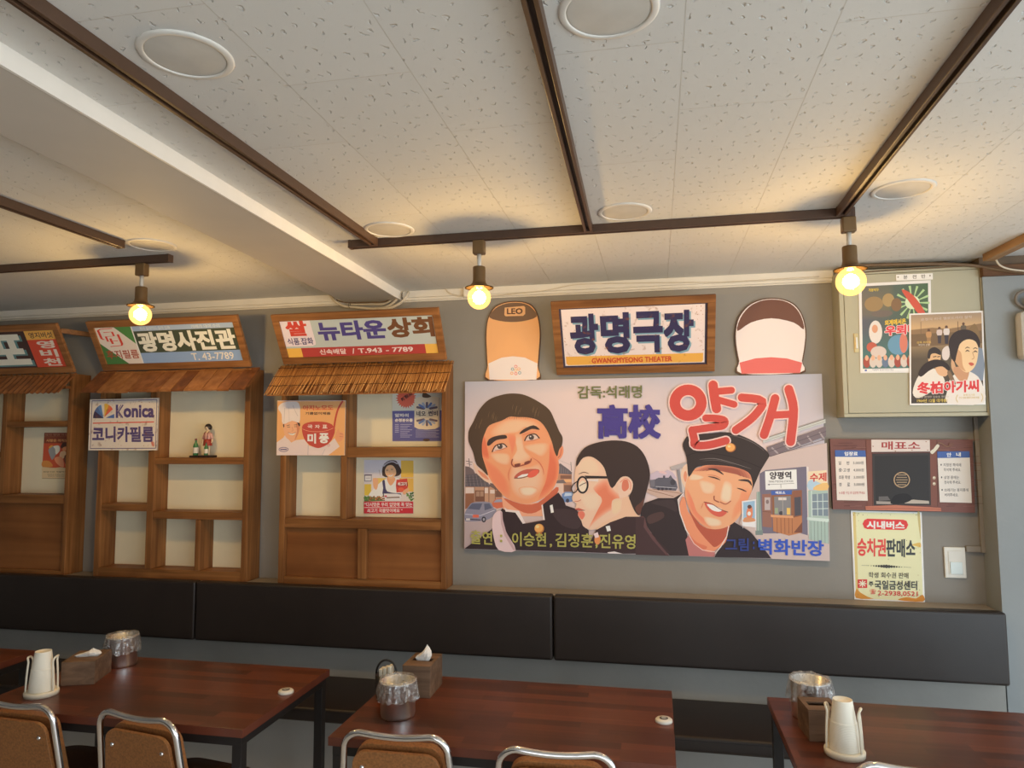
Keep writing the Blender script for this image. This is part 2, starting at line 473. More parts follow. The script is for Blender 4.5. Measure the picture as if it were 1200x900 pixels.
def bulb_lamp(x, y, label, br):
    t = thing('bulb_lamp', label, 'lamp', (x, y, ZC - 0.036), 'bare bulb lamps on the ceiling track')
    zc = ZC - 0.036
    MB().cbox(x - 0.026, x + 0.026, y - 0.02, y + 0.02, zc - 0.062, zc, 0.005).build('track_adapter', plain('bronze_fitting', rgb(120, 92, 58), 0.42, metal=0.3), t)
    MB().lathe([(0.0001, -0.062), (0.0095, -0.062), (0.0095, -0.108), (0.007, -0.112), (0.007, -0.122), (0.0001, -0.122)], x, y, zc, 16).build('swivel', porcelain, t)
    sk = [(0.0001, -0.118), (0.026, -0.118), (0.0275, -0.122), (0.0275, -0.175), (0.030, -0.188), (0.037, -0.198), (0.050, -0.205), (0.062, -0.209), (0.063, -0.2112)]
    so = MB().lathe(sk, x, y, zc, 40).build('socket', brass, t)
    MB().lathe([(0.0632, -0.2108), (0.0628, -0.2126), (0.050, -0.2108), (0.035, -0.2040), (0.026, -0.197), (0.0001, -0.197)], x, y, zc, 40).build('lining', plain('black_socket_lining', rgb(30, 22, 14), 0.9, spec=0.0), so)
    R = br; cz = -0.206 - R * 0.95
    prof = [(0.018, -0.196)] + [(R * math.sin(a), cz + R * math.cos(a)) for a in [0.42 + (math.pi - 0.425) * i / 22 for i in range(23)]]
    bo = MB().lathe(prof, x, y, zc, 40).build('bulb', bulbglass, t)
    fl = MB()
    for k in range(6):
        a0 = 2 * math.pi * k / 6
        p = [(x + rr * math.cos(a0), y + rr * math.sin(a0), zc + cz + hh) for rr, hh in ((0.008, 0.03), (0.014, 0.0), (0.009, -0.026))]
        fl.tube(p, 0.0016, 6)
    fl.lathe([(0.0001, 0.034), (0.006, 0.032), (0.004, -0.028), (0.0001, -0.029)], x, y, zc + cz, 10)
    fl.build('filament', glow, bo)
    l = bpy.data.lights.new('bulb_light', 'POINT'); l.energy = BULB_W; l.color = BULB_COL; l.shadow_soft_size = 0.036
    lo = bpy.data.objects.new('bulb_light', l); COL.objects.link(lo); lo.parent = t; lo.location = (0, 0, cz)
    return t
bulb_lamp(-2.462, YT + 0.03, 'glowing amber bulb lamp hanging above the green photo studio sign', 0.051)
bulb_lamp(-0.747, YT, 'glowing amber bulb lamp hanging over the left end of the mural', 0.051)
bulb_lamp(0.764, YT, 'glowing amber bulb lamp hanging in front of the green electrical box', 0.056)

# ------------------------------------------------------------------ round ceiling downlights, switched off
ringm = plain('white_lamp_ring', rgb(226, 222, 214), 0.5)
diffm = plain('frosted_lamp_cover', rgb(206, 202, 194), 0.6)
def downlight(px, py, label, r=0.108):
    p = at_z(px, py, ZC)
    t = thing('ceiling_downlight', label, 'ceiling light', (p.x, p.y, ZC), 'round recessed ceiling lights')
    MB().lathe([(r * .84, -0.001), (r * .845, -0.0045), (r * .87, -0.0055), (r * .96, -0.0045), (r, -0.002), (r, 0.0)], p.x, p.y, ZC, 56).build('trim_ring', ringm, t)
    MB().lathe([(0.0001, -0.0035), (r * .80, -0.003), (r * .838, -0.0025), (r * .84, 0.0)], p.x, p.y, ZC, 56).build('lamp_cover', diffm, t)
downlight(218, 65, 'unlit round ceiling light right of the beam, upper left of picture')
downlight(713, 12, 'unlit round ceiling light cut by the top edge, beside the middle track')
downlight(456, 269, 'unlit round ceiling light at the left end of the long track')
downlight(732, 248, 'unlit round ceiling light just right of where the middle track ends')
downlight(1058, 222, 'unlit round ceiling light above the electrical box, right of the tracks')
downlight(178, 287, 'unlit round ceiling light left of the ceiling beam over the left bulb')

# ------------------------------------------------------------------ wall bench
leather = plain('black_brown_leatherette', rgb(40, 33, 31), 0.45, var=0.10, scale=7, bump=0.12, bscale=220, spec=0.45)
seam_m = plain('dark_seam', rgb(26, 22, 22), 0.7)
def pad(x0, x1, y0, y1, z0, z1, r, seg=5):
    """upholstered block with rounded edges and a soft face"""
    bm = bmesh.new()
    bmesh.ops.create_cube(bm, size=1)
    for v in bm.verts:
        v.co = Vector(((x0+x1)/2 + v.co.x*(x1-x0), (y0+y1)/2 + v.co.y*(y1-y0), (z0+z1)/2 + v.co.z*(z1-z0)))
    bmesh.ops.bevel(bm, geom=bm.edges[:], offset=r, segments=seg, affect='EDGES', profile=0.6)
    return MB().bm(bm, True)
def pt(px, py, y=YL - 0.07): return at_y(px, py, y)
zt0, zb0 = 0.966, 0.628
xs = [-5.45, pt(228, 720).x, pt(648, 735).x, pt(1183, 760).x]
for i, lab in enumerate(('dark padded bench backrest below the left shop fronts', 'dark padded bench backrest below the thatched shop front and left of the mural',
                         'dark padded bench backrest at the right, ending by the grey column')):
    o = pad(xs[i] + 0.003, xs[i + 1] - 0.003, YL - 0.072, YL - 0.0015, zb0, zt0, 0.016).build('bench_backrest', leather, None, (xs[i], YL, zb0))
    tag(o, lab, 'backrest', 'padded backrests along the wall')
YBF = -0.66
t = thing('wall_bench', 'long low black padded bench seat running along the wall behind the tables', 'bench', (-1.5, -0.4, 0))
xb = [-5.5, -3.1, -0.95, 1.5]
for i in range(3):
    pad(xb[i] + 0.002, xb[i + 1] - 0.002, YBF, YL - 0.001, 0.385, 0.455, 0.02).build('seat_cushion', leather, t)
MB().box(-5.5, 1.5, YBF + 0.05, YL - 0.001, 0.0, 0.384).build('base', lowpaint, t)
MB().bar((-5.5, YBF - 0.0008, 0.44), (1.5, YBF - 0.0008, 0.44), 0.002, 0.003).build('piping', seam_m, t)

# ------------------------------------------------------------------ tables
def table_mat():
    m, nt, b, N, L = nmat('mahogany_block_laminate')
    b.inputs['Roughness'].default_value = 0.30
    b.inputs['Specular IOR Level'].default_value = 0.40
    tc = N.new('ShaderNodeTexCoord'); br = N.new('ShaderNodeTexBrick')
    br.offset = 0.37; br.offset_frequency = 2; br.squash_frequency = 3; br.squash = 0.8
    br.inputs['Scale'].default_value = 1; br.inputs['Brick Width'].default_value = 0.42; br.inputs['Row Height'].default_value = 0.052
    br.inputs['Mortar Size'].default_value = 0.0; br.inputs['Bias'].default_value = -0.1
    br.inputs['Color1'].default_value = rgb(108, 57, 38); br.inputs['Color2'].default_value = rgb(68, 35, 25); br.inputs['Mortar'].default_value = rgb(74, 34, 26)
    L.new(tc.outputs['Object'], br.inputs['Vector'])
    mp = N.new('ShaderNodeMapping'); mp.inputs['Scale'].default_value = (2.0, 60, 60)
    L.new(tc.outputs['Object'], mp.inputs['Vector'])
    nz = N.new('ShaderNodeTexNoise'); nz.inputs['Scale'].default_value = 1; nz.inputs['Detail'].default_value = 5
    L.new(mp.outputs['Vector'], nz.inputs['Vector'])
    rp = N.new('ShaderNodeValToRGB'); rp.color_ramp.elements[0].position = .3; rp.color_ramp.elements[1].position = .7
    rp.color_ramp.elements[0].color = (.78, .76, .74, 1); rp.color_ramp.elements[1].color = (1.1, 1.08, 1.06, 1)
    L.new(nz.outputs['Fac'], rp.inputs['Fac'])
    mx = N.new('ShaderNodeMix'); mx.data_type = 'RGBA'; mx.blend_type = 'MULTIPLY'; mx.inputs[0].default_value = 1
    L.new(br.outputs['Color'], mx.inputs[6]); L.new(rp.outputs['Color'], mx.inputs[7])
    L.new(mx.outputs[2], b.inputs['Base Color'])
    return m
tabm = table_mat()
edgem = plain('table_edge_band', rgb(104, 54, 38), 0.35, var=0.08, scale=20)
steel_black = plain('black_powder_coated_steel', rgb(30, 26, 25), 0.5, var=0.05, scale=30)
TZ = 0.75
def make_table(cx, cy, w, d, label):
    t = thing('dining_table', label, 'table', (cx, cy, 0), 'mahogany dining tables along the bench')
    x0, x1, y0, y1 = cx - w/2, cx + w/2, cy - d/2, cy + d/2
    top = MB().cbox(x0 + .0012, x1 - .0012, y0 + .0012, y1 - .0012, TZ - 0.030, TZ, 0.001).build('tabletop', tabm, t)
    e = MB()
    e.box(x0, x1, y0, y0 + .001, TZ - .0302, TZ - .0004); e.box(x0, x1, y1 - .001, y1, TZ - .0302, TZ - .0004)
    e.box(x0, x0 + .001, y0 + .001, y1 - .001, TZ - .0302, TZ - .0004); e.box(x1 - .001, x1, y0 + .001, y1 - .001, TZ - .0302, TZ - .0004)
    e.build('edge_band', edgem, top)
    i, s = 0.012, 0.038
    f = MB()
    for yy in (y0 + i, y1 - i - s): f.box(x0 + i, x1 - i, yy, yy + s, TZ - .065, TZ - .0305)
    for xx in (x0 + i, x1 - i - s): f.box(xx, xx + s, y0 + i + s, y1 - i - s, TZ - .065, TZ - .0305)
    f.build('frame', steel_black, t)
    for xx in (x0 + i, x1 - i - s):
        for yy in (y0 + i, y1 - i - s):
            MB().cbox(xx, xx + s, yy, yy + s, 0.0, TZ - .0652, .002).build('leg', steel_black, t)
    return t
tb = at_z(475.6, 787, TZ), at_z(787, 810, TZ)
TY0, TY1 = -1.655, -0.955
TW = at_z(790, 855, TZ).x - at_z(386, 862, TZ).x
X2 = (at_z(790, 855, TZ).x + at_z(386, 862, TZ).x) / 2
X1 = at_z(388, 783, TZ).x - TW / 2
X3 = at_z(899, 817, TZ).x + TW / 2
X0 = at_z(38, 764, TZ).x - TW / 2
TC = (TY0 + TY1) / 2
make_table(X2, TC, TW, TY1 - TY0, 'mahogany table below the mural with bin, tissue box and white call button')
make_table(X1, TC, TW, TY1 - TY0, 'mahogany table below the plank-roofed shop front with a cup dispenser on it')
make_table(X3, TC, TW, TY1 - TY0, 'mahogany table at the right beside the grey column, cup dispenser on top')
make_table(X0, TC, TW, TY1 - TY0, 'mahogany table of which only a bare corner shows at the left edge')

# ------------------------------------------------------------------ chairs
chrome = plain('chrome_tube', (0.78, 0.78, 0.80), 0.10, metal=1.0, var=0.02)
vinyl = plain('mottled_brown_vinyl', rgb(142, 92, 50), 0.45, var=0.28, scale=130, bump=0.1, bscale=200)
vinyl_seat = plain('brown_vinyl_seat', rgb(98, 62, 38), 0.45, var=0.2, scale=110, bump=0.1, bscale=200)
def rrect(w0, w1, h, r, n=6):
    """rounded outline: width w0 at the bottom, w1 at the top"""
    out = []
    for cx, cy, a in ((w1/2 - r, h - r, 0), (-w1/2 + r, h - r, math.pi/2), (-w0/2 + r, r, math.pi), (w0/2 - r, r, 3*math.pi/2)):
        out += arc(cx, cy, r, a, a + math.pi/2, n)
    return out
def make_chair(cx, cy, rz, label):
    """seat faces +Y (the table); origin on the floor below the backrest"""
    t = thing('dining_chair', label, 'chair', (0, 0, 0), 'brown vinyl chairs with chrome tubes')
    TOP, WT, WB = 0.815, 0.365, 0.43
    lean = 0.15                                    # backrest leans back over its height
    def P(x, z): return Vector((x, 0.06 - lean * (z - 0.40), z))
    r = 0.06
    path = [P(-WB/2, 0.02), P(-WB/2 + .004, 0.30), P(-(WT/2 + .012), 0.60)]
    path += [P(-WT/2 + r + r*math.cos(a), TOP - r + r*math.sin(a)) for a in [math.pi - math.pi/2 * i/6 for i in range(7)]]
    # the top tube dips a little in the middle
    path += [P(x, TOP - 0.010 * math.cos(x / (WT/2 - r) * math.pi / 2)) for x in (-.07, -.035, 0, .035, .07)]
    path += [P(WT/2 - r + r*math.cos(a), TOP - r + r*math.sin(a)) for a in [math.pi/2 - math.pi/2 * i/6 for i in range(7)]]
    path += [P(WT/2 + .012, 0.60), P(WB/2 - .004, 0.30), P(WB/2, 0.02)]
    MB().tube(path, 0.0115, 12).build('back_frame', chrome, t)
    # front legs with the seat hoop
    hoop = [(-.19, 0.44, 0.012), (-.19, 0.44, 0.36), (-.185, 0.41, 0.415), (-.185, 0.30, 0.422), (-.195, 0.09, 0.42)]
    for sgn in (-1, 1):
        MB().tube([(x * -sgn, y, z) for x, y, z in hoop], 0.0105, 10).build('leg', chrome, t)
    # backrest pad: two shells over the tube plane
    for nm, yo, th, grow, mt in (('back_shell', -0.010, 0.014, 0.0, vinyl), ('backrest', 0.026, 0.030, 0.012, vinyl)):
        pts = rrect(0.36 + 0*grow, 0.305, 0.31, 0.05)
        poly = [P(x, 0.445 + z + grow) + Vector((0, yo, 0)) for x, z in pts]
        bm = bmesh.new()
        MBx = MB().slab([poly[k] for k in range(len(poly))], th, (0, -1, -0.15))
        o = MBx.build(nm, mt, t)
        md = o.modifiers.new('round', 'BEVEL'); md.width = 0.006; md.segments = 3; md.limit_method = 'ANGLE'; md.angle_limit = 1.0
    for x, z in ((-.118, 0.70), (.118, 0.70), (-.13, 0.50), (.13, 0.50)):
        p = P(x, z)
        Mx = Matrix.Rotation(math.pi/2, 4, 'X')
        MB().lathe([(0.0001, .006), (0.004, .0055), (0.0075, .003), (0.008, 0.0)], p.x, p.y - 0.010, p.z, 14, M=Mx).build('screw', chrome, t)
    # seat
    bm = bmesh.new()
    sp = rrect(0.40, 0.42, 0.40, 0.09, 8)
    lo = [bm.verts.new((x, 0.055 + y, 0.432)) for x, y in sp]
    bm.faces.new(lo[::-1])
    prev = lo
    for sc, z in ((1.0, 0.455), (0.985, 0.468), (0.93, 0.478), (0.6, 0.484)):
        cur = [bm.verts.new((x * sc, 0.055 + 0.20 + (y - 0.20) * sc, z)) for x, y in sp]
        for i in range(len(sp)):
            j = (i + 1) % len(sp)
            bm.faces.new((prev[i], prev[j], cur[j], cur[i]))
        prev = cur
    bm.faces.new(prev)
    MB().bm(bm, True).build('seat', vinyl_seat, t)
    t.location = (cx, cy, 0); t.rotation_euler.z = rz
    return t
CY = -1.750
def chair_at(px, py):
    p = at_y(px, py, CY - 0.0); return p.x
ch = make_chair(chair_at(463, 868), CY, 0.02, 'brown vinyl chair with chrome tube in front of the steel bin table')
for px, py, rz, dy, lab in ((160, 840, -0.16, -0.02, 'brown vinyl chair nearer the middle of the cup dispenser table, whole backrest showing'),
                        (16, 830, -0.05, 0.0, 'brown vinyl chair cut by the left edge in front of the paper cup dispenser'),
                        (651, 886, 0.03, -0.03, 'brown vinyl chair at the mural table, second from its bin, only its chrome top showing'),
                        (1082, 897, 0.0, 0.004, 'chair at the right table showing only the tip of its chrome tube')):
    c = dup(ch, (0, 0, 0), lab); c.location = (at_y(px, py, CY + dy).x, CY + dy, 0); c.rotation_euler.z = rz
    if px == 1082: c.scale = (1.028, 1.028, 1.028)

# ------------------------------------------------------------------ things on the tables
steel = plain('brushed_steel', (0.82, 0.81, 0.79), 0.30, metal=1.0, var=0.04)
boxwood = wood('grey_brown_box_wood', rgb(96, 74, 58), rgb(134, 106, 84), 'X', 0.6, 1.0)
paper = plain('white_tissue_paper', rgb(232, 226, 218), 0.85, var=0.03)
cream = plain('cream_plastic', rgb(238, 228, 206), 0.45, var=0.02)
cupm = plain('cream_paper_cup', rgb(242, 234, 216), 0.6, var=0.02)
blackm = plain('black_plastic', rgb(28, 26, 26), 0.45)
def film_mat():
    m, nt, b, N, L = nmat('thin_clear_bag')
    out = N['Material Output']
    tr = N.new('ShaderNodeBsdfTransparent'); tr.inputs['Color'].default_value = (.93, .93, .93, 1)
    gl = N.new('ShaderNodeBsdfGlossy'); gl.inputs['Roughness'].default_value = 0.18; gl.inputs['Color'].default_value = (.95, .95, .95, 1)
    df = N.new('ShaderNodeBsdfTranslucent'); df.inputs['Color'].default_value = (.85, .83, .80, 1)
    d2 = N.new('ShaderNodeBsdfDiffuse'); d2.inputs['Color'].default_value = (.85, .83, .80, 1)
    tc = N.new('ShaderNodeTexCoord'); nz = N.new('ShaderNodeTexNoise'); nz.inputs['Scale'].default_value = 55; nz.inputs['Detail'].default_value = 4; nz.inputs['Distortion'].default_value = 1.2
    L.new(tc.outputs['Object'], nz.inputs['Vector'])
    bp = N.new('ShaderNodeBump'); bp.inputs['Strength'].default_value = 1.0; bp.inputs['Distance'].default_value = 0.006
    L.new(nz.outputs['Fac'], bp.inputs['Height'])
    for q in (gl, d2): L.new(bp.outputs['Normal'], q.inputs['Normal'])
    m1 = N.new('ShaderNodeMixShader'); m1.inputs[0].default_value = 0.5
    L.new(df.outputs[0], m1.inputs[1]); L.new(d2.outputs[0], m1.inputs[2])
    m2 = N.new('ShaderNodeMixShader'); m2.inputs[0].default_value = 0.45
    L.new(m1.outputs[0], m2.inputs[1]); L.new(gl.outputs[0], m2.inputs[2])
    rp = N.new('ShaderNodeMapRange'); rp.inputs['From Min'].default_value = .35; rp.inputs['From Max'].default_value = .68
    rp.inputs['To Min'].default_value = .10; rp.inputs['To Max'].default_value = .55
    L.new(nz.outputs['Fac'], rp.inputs['Value'])
    m3 = N.new('ShaderNodeMixShader')
    L.new(rp.outputs['Result'], m3.inputs[0]); L.new(tr.outputs[0], m3.inputs[1]); L.new(m2.outputs[0], m3.inputs[2])
    L.new(m3.outputs[0], out.inputs['Surface'])
    return m
film = film_mat()
def steel_bin(x, y, r, h, label, seed, skirt=0.065):
    t = thing('waste_bin', label, 'bin', (x, y, TZ), 'small steel table bins lined with clear bags')
    MB().lathe([(0.0001, 0.0), (r*.95, 0.0), (r*.97, .004), (r, .012), (r, h), (r+.003, h+.002), (r+.003, h+.005), (r-.002, h+.004), (r-.003, .008), (0.0001, .006)], x, y, TZ, 48).build('bin_body', steel, t)
    R = random.Random(seed); ph = [R.uniform(0, 6.28) for _ in range(6)]
    def wob(i, a, rr, z):
        k = sum(math.sin(a * n + ph[j]) for j, n in enumerate((2, 3, 5, 7, 11, 13))) / 6
        w = max(0.0, (i - 5) / 6.0) if i > 5 else 0.15
        return rr + k * 0.022 * w + 0.006 * w * math.sin(a*17 + ph[2]), z + (k * 0.020 if i > 7 else 0.004 * k)
    prof = [(r*.80, h*.25), (r*.88, h*.55), (r*.93, h*.8), (r*.95, h*.97), (r*.99, h+.012), (r*1.04, h+.014), (r*1.09, h+.004), (r*1.11, h-.012), (r*1.14, h-.028), (r*1.17, h-.045), (r*1.20, h-skirt)]
    MB().lathe(prof, x, y, TZ, 96, wob=wob).build('clear_bag', film, t)
    return t
def tissue_box(cx, cy, rz, w, d, h, label, tuft=True, tw=0.07):
    t = thing('tissue_box', label, 'tissue box', (cx, cy, TZ), 'wooden tissue boxes on the tables')
    M = Matrix.Translation((cx, cy, TZ)) @ Matrix.Rotation(rz, 4, 'Z')
    bm = bmesh.new()
    def bx(a, b, c, d_, e, f):
        r = bmesh.ops.create_cube(bm, size=1)['verts']
        for v in r: v.co = Vector(((a+b)/2 + v.co.x*(b-a), (c+d_)/2 + v.co.y*(d_-c), (e+f)/2 + v.co.z*(f-e)))
    k = .006
    bx(-w/2, w/2, -d/2, -d/2+k, 0, h-k); bx(-w/2, w/2, d/2-k, d/2, 0, h-k)
    bx(-w/2, -w/2+k, -d/2+k, d/2-k, 0, h-k); bx(w/2-k, w/2, -d/2+k, d/2-k, 0, h-k); bx(-w/2+k, w/2-k, -d/2+k, d/2-k, 0, k)
    MB().bm(bm, False, M).build('box_body', boxwood, t, bevel=.001)
    bm = bmesh.new()
    s = .018
    bx(-w/2, w/2, -d/2, -s, h-k, h); bx(-w/2, w/2, s, d/2, h-k, h); bx(-w/2, -w*.36, -s, s, h-k, h); bx(w*.36, w/2, -s, s, h-k, h)
    MB().bm(bm, False, M).build('lid', boxwood, t)
    if tuft:
        R = random.Random(int(cx * 1000))
        m = MB(); n = 14
        # a tissue pulled up through the slot: a creased fold leaning to one side
        rows = [(0.0, .80, .010), (.016, 1.0, .016), (.030, .86, .018), (.042, .55, .012), (.052, .20, .004)]
        vs = []
        for q, (z, sx, sy) in enumerate(rows):
            for i in range(n):
                a = 2*math.pi*i/n; cr = .004*math.sin(3*a + q)*(1 if q else 0)
                x = math.cos(a) * tw/2 * sx + .012*q/4; y = math.sin(a) * sy + cr + R.uniform(-.002, .002)
                vs.append(M @ Vector((x, y, h - .004 + z * (1 + .30*math.cos(a)) * (.55 if tw > .09 else 1.0))))
        fs = [(r_*n+i, r_*n+(i+1) % n, (r_+1)*n+(i+1) % n, (r_+1)*n+i) for r_ in range(4) for i in range(n)] + [tuple(4*n+i for i in range(n))]
        m.add(vs, fs, False).build('tissue', paper, t)
    return t
def call_button(px, py, label):
    p = at_z(px, py, TZ)
    t = thing('call_button', label, 'call button', (p.x, p.y, TZ), 'white call buttons on the tables')
    MB().lathe([(0.0001, 0.0), (.031, 0.0), (.032, .003), (.031, .009), (.027, .013), (.0001, .0145)], p.x, p.y, TZ, 40).build('case', plain('white_button_plastic', rgb(226, 220, 208), 0.4), t)
    MB().lathe([(0.0001, .0160), (.014, .0155), (.016, .0145), (.016, .013)], p.x, p.y, TZ, 28).build('push_key', plain('grey_button_key', rgb(96, 88, 82), 0.5), t)
    m = MB()
    for k in range(-2, 3): m.box(p.x - .010 + abs(k)*.002, p.x + .010 - abs(k)*.002, p.y + k*.0048 - .0009, p.y + k*.0048 + .0009, TZ + .0152, TZ + .0166)
    m.build('key_mark', plain('pale_key_mark', rgb(205, 198, 186), 0.5), t)
call_button(335, 812, 'white round call button near the right edge of the left table')
call_button(778, 846, 'white round call button near the right edge of the mural table')

def cup_dispenser(x, y, rz, label):
    t = thing('cup_dispenser', label, 'cup dispenser', (x, y, TZ), 'cream paper cup dispensers')
    M = Matrix.Translation((x, y, TZ)) @ Matrix.Rotation(rz, 4, 'Z')
    O = Vector((x, y, TZ))
    # ribbed round foot
    n = 90
    def wob(i, a, r, z): return (r - (0.0012 if (int(a / (2*math.pi) * n + .5) % 2 and 1 <= i <= 2) else 0), z)
    MB().lathe([(0.0001, 0.0), (.063, 0.0), (.064, .016), (.060, .019), (.040, .019), (.038, .016), (.0001, .016)], x, y, TZ, n, wob=wob).build('foot', cream, t)
    # stack of upside-down cups, each rim a ridge
    prof = [(0.047, .019)]
    for k in range(22):
        z = .021 + k * .0040
        r = .0475 - k * .00034
        prof += [(r + .0012, z), (r + .0012, z + .002), (r, z + .0028)]
    zt_ = .021 + 22 * .0040
    prof += [(.0395, zt_ + .004), (.0305, zt_ + .066), (.0302, zt_ + .068), (.0290, zt_ + .068), (.0283, zt_ + .064), (.0001, zt_ + .0635)]
    MB().lathe(prof, x, y, TZ, 48).build('cup_stack', cupm, t)
    # four prongs rising from the foot, bent outward over the cups
    for sx in (-1, 1):
        for sy in (-1, 1):
            p = [(.0525*sx, .021*sy, .016), (.0510*sx, .020*sy, .07), (.0485*sx, .019*sy, .115), (.0470*sx, .018*sy, .135), (.0500*sx, .016*sy, .148), (.0530*sx, .012*sy, .153)]
            MB().tube([M @ Vector(q) for q in smooth_path(p, 4)], .0038, 8).build('prong', cream, t)
        p = [(.053*sx, .012, .153), (.0545*sx, 0, .1545), (.053*sx, -.012, .153)]
        MB().tube([M @ Vector(q) for q in smooth_path(p, 5)], .0038, 8).build('prong_bridge', cream, t)
    return t
p = at_z(48.5, 814, TZ); cup_dispenser(p.x, p.y, 0.35, 'cream paper cup dispenser at the front of the left table')
p = at_z(990, 884, TZ); cup_dispenser(p.x, p.y, -0.35, 'cream paper cup dispenser on the right table in front of a bagged bin')
# left table: box with tissues lying in it, bin behind
tissue_box(-2.500, -1.275, math.radians(20), 0.135, 0.18, 0.098, 'brown wooden tissue box beside the paper cups on the left table', True, 0.11)
steel_bin(-2.49, -1.075, 0.066, 0.128, 'bagged steel bin at the back of the left table behind a tissue box', 3)
# mural table
steel_bin(-0.989, -1.42, 0.066, 0.125, 'bagged shiny steel bin on the mural table', 5, 0.06)
tissue_box(-0.984, -1.14, 0.02, 0.118, 0.18, 0.125, 'tall wooden tissue box with a white tissue poking out, on the mural table')
cx, cy = -1.10, -1.255
t = thing('condiment_caddy', 'small black handled caddy with cream packets behind the bin on the mural table', 'caddy', (cx, cy, TZ))
m = MB(); m.lathe([(0.0001, 0), (.040, 0), (.046, .095), (.043, .095), (.038, .004), (.0001, .004)], cx, cy, TZ, 28); m.build('cup', blackm, t)
MB().tube([(cx + .044*math.cos(a), cy, TZ + .095 + .055*math.sin(a)) for a in [math.pi*i/14 for i in range(15)]], .0045, 8).build('handle', blackm, t)
for k in range(3):
    MB().cbox(cx - .026 + k*.018, cx - .012 + k*.018, cy - .02, cy + .02, TZ + .02, TZ + .118 + .006*k, .003).build('packet', cream, t)
# right table
steel_bin(0.550, -1.135, 0.070, 0.128, 'bagged bin at the back of the right table behind a wooden box', 9)
tissue_box(0.545, -1.308, 0.10, 0.112, 0.13, 0.105, 'dark wooden tissue box between bin and cup dispenser on the right table', False)

